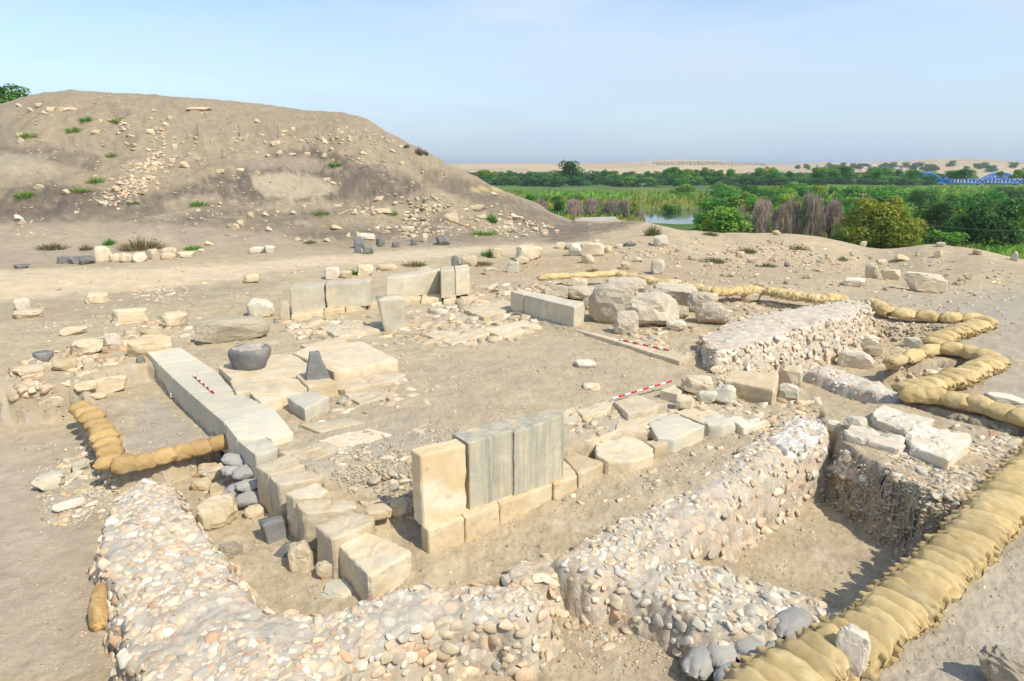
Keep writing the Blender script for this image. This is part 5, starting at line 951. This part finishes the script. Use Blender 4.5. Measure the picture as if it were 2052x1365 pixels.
# tall reeds and weeds of the plain, one mass
n = 30000; Xr, Yr = RNG.uniform(940, 2150, n), 378+134*RNG.random(n)**1.1; dd = (Yr-CY)/FPX; dn = ST+dd*CT; kk_ = 14/dn; xr, yr = (Xr-CX)/FPX*kk_, (CT-dd*ST)*kk_; zr = H(xr, yr); ok = (zr < -7) & ~((Xr > 1290) & (Xr < 1428) & (Yr > 424)) & (zr > -10.2) & ~((Yr < 392) & (Yr > 376) & (Xr < 1440)); xr, yr, zr = xr[ok], yr[ok], zr[ok]; n = len(xr); hs_ = RNG.uniform(.5, 1.5, n)*np.clip(yr/170, .8, 2.2); ws = hs_*RNG.uniform(.25, .6, n); an = RNG.uniform(0, 3.14, n)
V = np.stack([np.stack([xr+sx*ws*np.cos(an)+lx*hs_*.2, yr+sx*ws*np.sin(an), zr+t*hs_], 1) for sx, t, lx in ((-1, -.1, 0), (1, -.1, 0), (.35, 1, 1), (-.35, .9, 1))], 1).reshape(-1, 3)
nz = fbm2(xr, yr, .03, 3, .5, 51); c = np.where((nz > .1)[:, None], (.20, .44, .06), np.where((nz > -.25)[:, None], (.13, .34, .05), (.28, .33, .07)))*RNG.uniform(.7, 1.3, (n, 1))
tag(link('reeds', mesh('reeds', V, np.arange(4*n).reshape(-1, 4), M['leaf'], False, np.repeat(c, 4, 0))), 'green reeds and weeds filling the river plain', 'reeds', kind='stuff')
def tuft_mesh(seed, cols):
    r = np.random.default_rng(seed); n = 260; a = r.uniform(0, 6.28, n); q = r.random(n)**.6; x, y = np.cos(a)*q*.42, np.sin(a)*q*.42; l = r.uniform(.4, 1., n)*(1-.5*q); le = np.stack([np.cos(a)*q*.25, np.sin(a)*q*.25], 1)+r.normal(0, .1, (n, 2)); t = r.uniform(0, 6.28, n); w = .022
    V = np.stack([np.stack([x-w*np.cos(t), y-w*np.sin(t), 0*x], 1), np.stack([x+w*np.cos(t), y+w*np.sin(t), 0*x], 1), np.stack([x+le[:, 0], y+le[:, 1], l], 1)], 1).reshape(-1, 3)
    return mesh('grass_tuft', V, np.arange(3*n).reshape(-1, 3), M['leaf'], False, np.repeat(np.array(cols)[r.integers(len(cols), size=n)]*r.uniform(.7, 1.3, (n, 1)), 3, 0))
DS = [tuft_mesh(77+s_, [(.20, .16, .12), (.26, .21, .15)]) for s_ in range(2)]
# tree on the mound top and dry shrubs on its edge
p = P(38, 216, 12.9) if False else (81*(38-CX)/FPX/CT*CT, 80.); zt = gz_at(p[0], p[1]); tr = plant('tree', 'dark green tree on the mound top at the left border', 'tree', None, p[0]-1.2, p[1]+5, 5.2, 3.9, 'dark', 0, zt-.6)
for i, (X, Y, w, h) in enumerate([(840, 303, 9, 24), (852, 305, 6, 18), (815, 290, 6, 12)]):
    hit, _ = G(X, Y+6); d = depth(hit); tag(link('dry_shrub', DS[i % 2], (hit.x, hit.y, hit.z-.05), (0, 0, i), sc=(2*w*d/FPX, 2*w*d/FPX, h*d/FPX)), ['taller dead shrub on the right edge of the mound', 'second dead shrub, just right of the taller one on the mound edge', 'smallest dead shrub, highest up on the mound edge'][i], 'shrub', 'dead shrubs on the mound edge')
# grass tufts
TG = [tuft_mesh(s_, [G2, G4, (.13, .19, .05)]) for s_ in range(3)]; TD = [tuft_mesh(9+s_, [(.22, .20, .09), (.17, .19, .07), (.28, .24, .12)]) for s_ in range(2)]
for i, q in enumerate('57 275 30 12;174 243 26 11;238 244 30 11;148 265 28 13;223 315 22 12;190 367 34 15;155 385 36 11;48 396 36 15;262 408 24 7;395 413 32 13;640 430 32 11;668 335 36 12;277 502 66 28 d;218 491 20 15;100 500 46 15 d;170 502 20 15 d;384 501 28 13;830 534 40 12 d;703 550 28 13;985 446 22 22;970 472 38 12;980 514 26 18;965 532 48 9 d;788 431 20 9;1690 522 26 9 d;1500 507 32 13 d;1310 472 34 24 d;1425 472 26 10 d;1430 526 44 11 d;1635 882 18 13;620 488 22 8 d;335 640 34 12;1600 500 30 10 d;1540 535 30 9 d;1190 545 26 8 d'.split(';')):
    v = q.split(); X, Y, w, h = map(float, v[:4]); hit, _ = G(X, Y); d = depth(hit); dry = len(v) > 4; o = link('grass_tuft', (TD if dry else TG)[i % 2], (hit.x, hit.y+w*d/FPX*.2, hit.z-.03), (0, 0, RNG.uniform(0, 6)), sc=(1.25*w*d/FPX, w*d/FPX, 1.3*h*d/FPX))
    tag(o, None, 'grass tuft', 'grass tufts on the bare ground'); LMT = LM+[('the basalt basin', 504, 720), ('the conglomerate boulder', 470, 660), ('the white mortar patch', 1620, 870), ('the back wall', 760, 570)]
    n_, lx, ly = min(LMT, key=lambda q: math.hypot(q[1]-X, (q[2]-Y)*1.6)); dx, dy = X-lx, (Y-ly)*1.6; w_ = ('right of' if dx > 0 else 'left of') if abs(dx) > abs(dy) else ('below' if dy > 0 else 'above')
    base_ = '%s grass tuft %s %s' % ('dry olive' if dry else 'green', w_, n_); grp.setdefault(base_, []).append((math.hypot(dx, dy), o))
for b_, L_ in grp.items():
    for i, (dd_, o) in enumerate(sorted(L_, key=lambda q: q[0])): o['label'] = b_+('' if len(L_) == 1 else ', '+NE[min(i, 11)]+' to it')
# ------------------------------------------------------------------ posts, poles and cables
for i, (X, Y, h) in enumerate([(397, 275, 26), (480, 273, 24), (558, 277, 24), (638, 281, 22), (770, 281, 12)]):
    hit, _ = G(X, Y); d = depth(hit); mb = MB(); mb.tube([(0, 0, -.2), (0, .02, h*d/FPX)], [.03, .022], 6); mb.box((0, 0, h*d/FPX), (.05, .05, .03)); tag(link('fence_post', mb.mesh('fence_post', M['iron']), hit), 'thin iron post on the mound, %s of five from the left' % ORD[i], 'post', 'thin posts along the mound terrace')
pole = []
for lb_, X0, Y0, X1, Y1, zz in [('thin upright pole beside the river glimpse', 1279, 440, 1284, 372, -5.), ('thin leaning wooden pole left of the big yellow-green bush', 1707, 486, 1717, 394, -8.)]:
    p = P(X0, Y0, zz); z0 = gz_at(*p); d = depth((*p, zz)); k = d/FPX; b = Vector((p[0], p[1], z0-.3)); t = Vector((p[0]+(X1-X0)*k, p[1], zz+(Y0-Y1)*k*1.03)); mb = MB(); mb.tube([Vector(), (t-b)*.5, t-b], [.10, .08, .06], 8); e = tag(empty('utility_pole', b), lb_, 'pole', 'poles carrying the cable'); link('pole', mb.mesh('pole', M['wood']), parent=e)
    mb = MB(); mb.box((t-b)*.985, (1.3, .12, .12)); ca = link('crossarm', mb.mesh('crossarm', M['wood']), parent=e)
    for sx in (-.5, 0, .5): mb = MB(); mb.tube([(t-b)*.985+Vector((sx, 0, .05)), (t-b)*.985+Vector((sx, 0, .2)), (t-b)*.985+Vector((sx, 0, .26))], [.05, .07, .04], 8); link('insulator', mb.mesh('insulator', M['whitep'], True), parent=ca)
    pole.append(t)
a, b = pole; c_ = b+(b-a)*.9; mb = MB()
for p0, p1 in ((a, b), (b, c_)): mb.tube([p0.lerp(p1, t)-Vector((0, 0, 4*2.2*t*(1-t)+2.8)) for t in np.linspace(0, 1, 15)], .018, 4)
tag(link('cable', mb.mesh('cable', M['concrete'])), 'thin cable hanging across the bare bushes between the two poles', 'cable')
# ------------------------------------------------------------------ blue truss bridge
k = 650/FPX; zd = -8.0; pz = lambda X: ((X-CX)*k*1.0, 650*CT)
br = tag(empty('truss_bridge', (pz(1936)[0], 648, zd)), 'long blue steel bridge with curved trusses behind the trees at far right', 'bridge'); x0 = pz(1936)[0]; Lsp = 73*k
mb = MB(); mb.box((0, 0, 0), (Lsp*5+2, 6, .7)); link('deck', mb.mesh('deck', M['blue']), parent=br)
for s_ in range(-2, 3):
    for sy in (-3, 3):
        mb = MB(); n = 10; xs = [Lsp*(s_-.5)+Lsp*.5+(i/n)*Lsp*.99 for i in range(n+1)]; hz_ = [1.2+8.6*math.sin(math.pi*i/n)**.75 for i in range(n+1)]; top = [Vector((xs[i], sy, hz_[i])) for i in range(n+1)]
        mb.tube(top, .75, 6); mb.tube([(xs[0], sy, .6), (xs[-1], sy, .6)], .7, 6)
        for i in range(n+1): mb.tube([(xs[i], sy, .5), top[i]], .34, 5)
        for i in range(n): mb.tube([(xs[i], sy, .6), top[i+1]] if i < n/2 else [top[i], (xs[i+1], sy, .6)], .32, 5)
        link('truss', mb.mesh('truss', M['blue']), parent=br)
    mb = MB(); mb.box((Lsp*s_, 0, -2.5), (2.2, 7, 5)); mb.box((Lsp*s_, 0, -.5), (2.8, 7.6, .5)); link('pier', mb.mesh('pier', M['concrete']), parent=br)
# ------------------------------------------------------------------ village, orchard
def far_pt(X, Y):
    r_ = np.linspace(660, 2550, 500); a_ = (X-CX)/FPX/CT; y_ = r_/math.sqrt(1+a_*a_); z_ = H(a_*y_, y_); _, py = proj(a_*y_, y_, z_); i = np.argmax(py <= Y) if (py <= Y).any() else -1; return a_*y_[i], y_[i], z_[i]
def house_mesh(w, d, h):
    mb = MB(); mb.box((0, 0, h/2-.5), (w, d, h+1)); mb.box((0, 0, h+.15), (w+.5, d+.5, .3)); mb.box((w*.62, 0, h*.3-.5), (w*.35, d*.8, h*.6+1))
    for x in (-.3, 0, .3): mb.box((x*w, -d/2, h*.55), (w*.12, .1, h*.28))
    return mb.mesh('house', M['plaster'])
HM = [house_mesh(9, 7, 3.4), house_mesh(12, 8, 6), house_mesh(7, 7, 3.2)]
for i in range(30):
    X = RNG.uniform(1580, 2060); x, y, z = far_pt(X, RNG.uniform(334, 345)); sd_ = 'left of the bridge' if X < 1890 else 'above the bridge'
    tag(link('house', HM[i % 3], (x, y, z), (0, 0, RNG.uniform(-.5, .5))), 'tiny pale flat-roofed house in the hillside village, %s' % sd_, 'house', 'houses of the hillside village')
for i in range(56):
    X = RNG.uniform(1560, 2070); x, y, z = far_pt(X, RNG.uniform(334, 346)); s_ = RNG.uniform(8, 17); sd_ = 'left of the bridge' if X < 1890 else 'above the bridge'
    plant('village_tree', 'dark tree among the small village houses, %s' % sd_, 'tree', 'trees of the hillside village', x, y, s_*1.3, s_*.9, 'dark', i, z-.3, False)
Vs, Fs, Cs, cnt = [], [], [], 0; bv, bf = ico(2)
for r_ in range(5):
    for i in range(30):
        X = 1290+i*7+r_*2.3; x, y, z = far_pt(X, 325.+r_*1.5+abs(X-1390)*.012); v = bv*(1+.3*vnoise(bv*2+cnt))[:, None]*1.7*RNG.uniform(.6, 1.2)+np.array([x, y, z+1.2]); Vs.append(v); Fs.append(bf+cnt*len(bv)); Cs.append(np.broadcast_to((.24, .22, .14), (len(bv), 3))); cnt += 1
tag(link('orchard', mesh('orchard', np.concatenate(Vs), np.concatenate(Fs), M['leaf'], True, np.concatenate(Cs))), 'dotted rows of orchard trees on the far hilltop', 'orchard', kind='stuff')

# ------------------------------------------------------------------ the hazy air over the plain
hz_m = bpy.data.materials.new('air'); hz_m.use_nodes = True; t = hz_m.node_tree; t.nodes.remove(t.nodes['Principled BSDF']); pv = t.nodes.new('ShaderNodeVolumePrincipled'); pv.inputs['Color'].default_value = (.86, .92, 1, 1); pv.inputs['Density'].default_value = .00016; pv.inputs['Anisotropy'].default_value = .3
t.links.new(pv.outputs[0], t.nodes['Material Output'].inputs['Volume']); mb = MB(); zl = float(GZ.min())-1; mb.box((0, 0, (zl+75)/2), (18600, 18600, 75-zl)); tag(link('haze', mb.mesh('haze', hz_m)), 'thin pale haze paling the far hills', 'haze', kind='stuff')
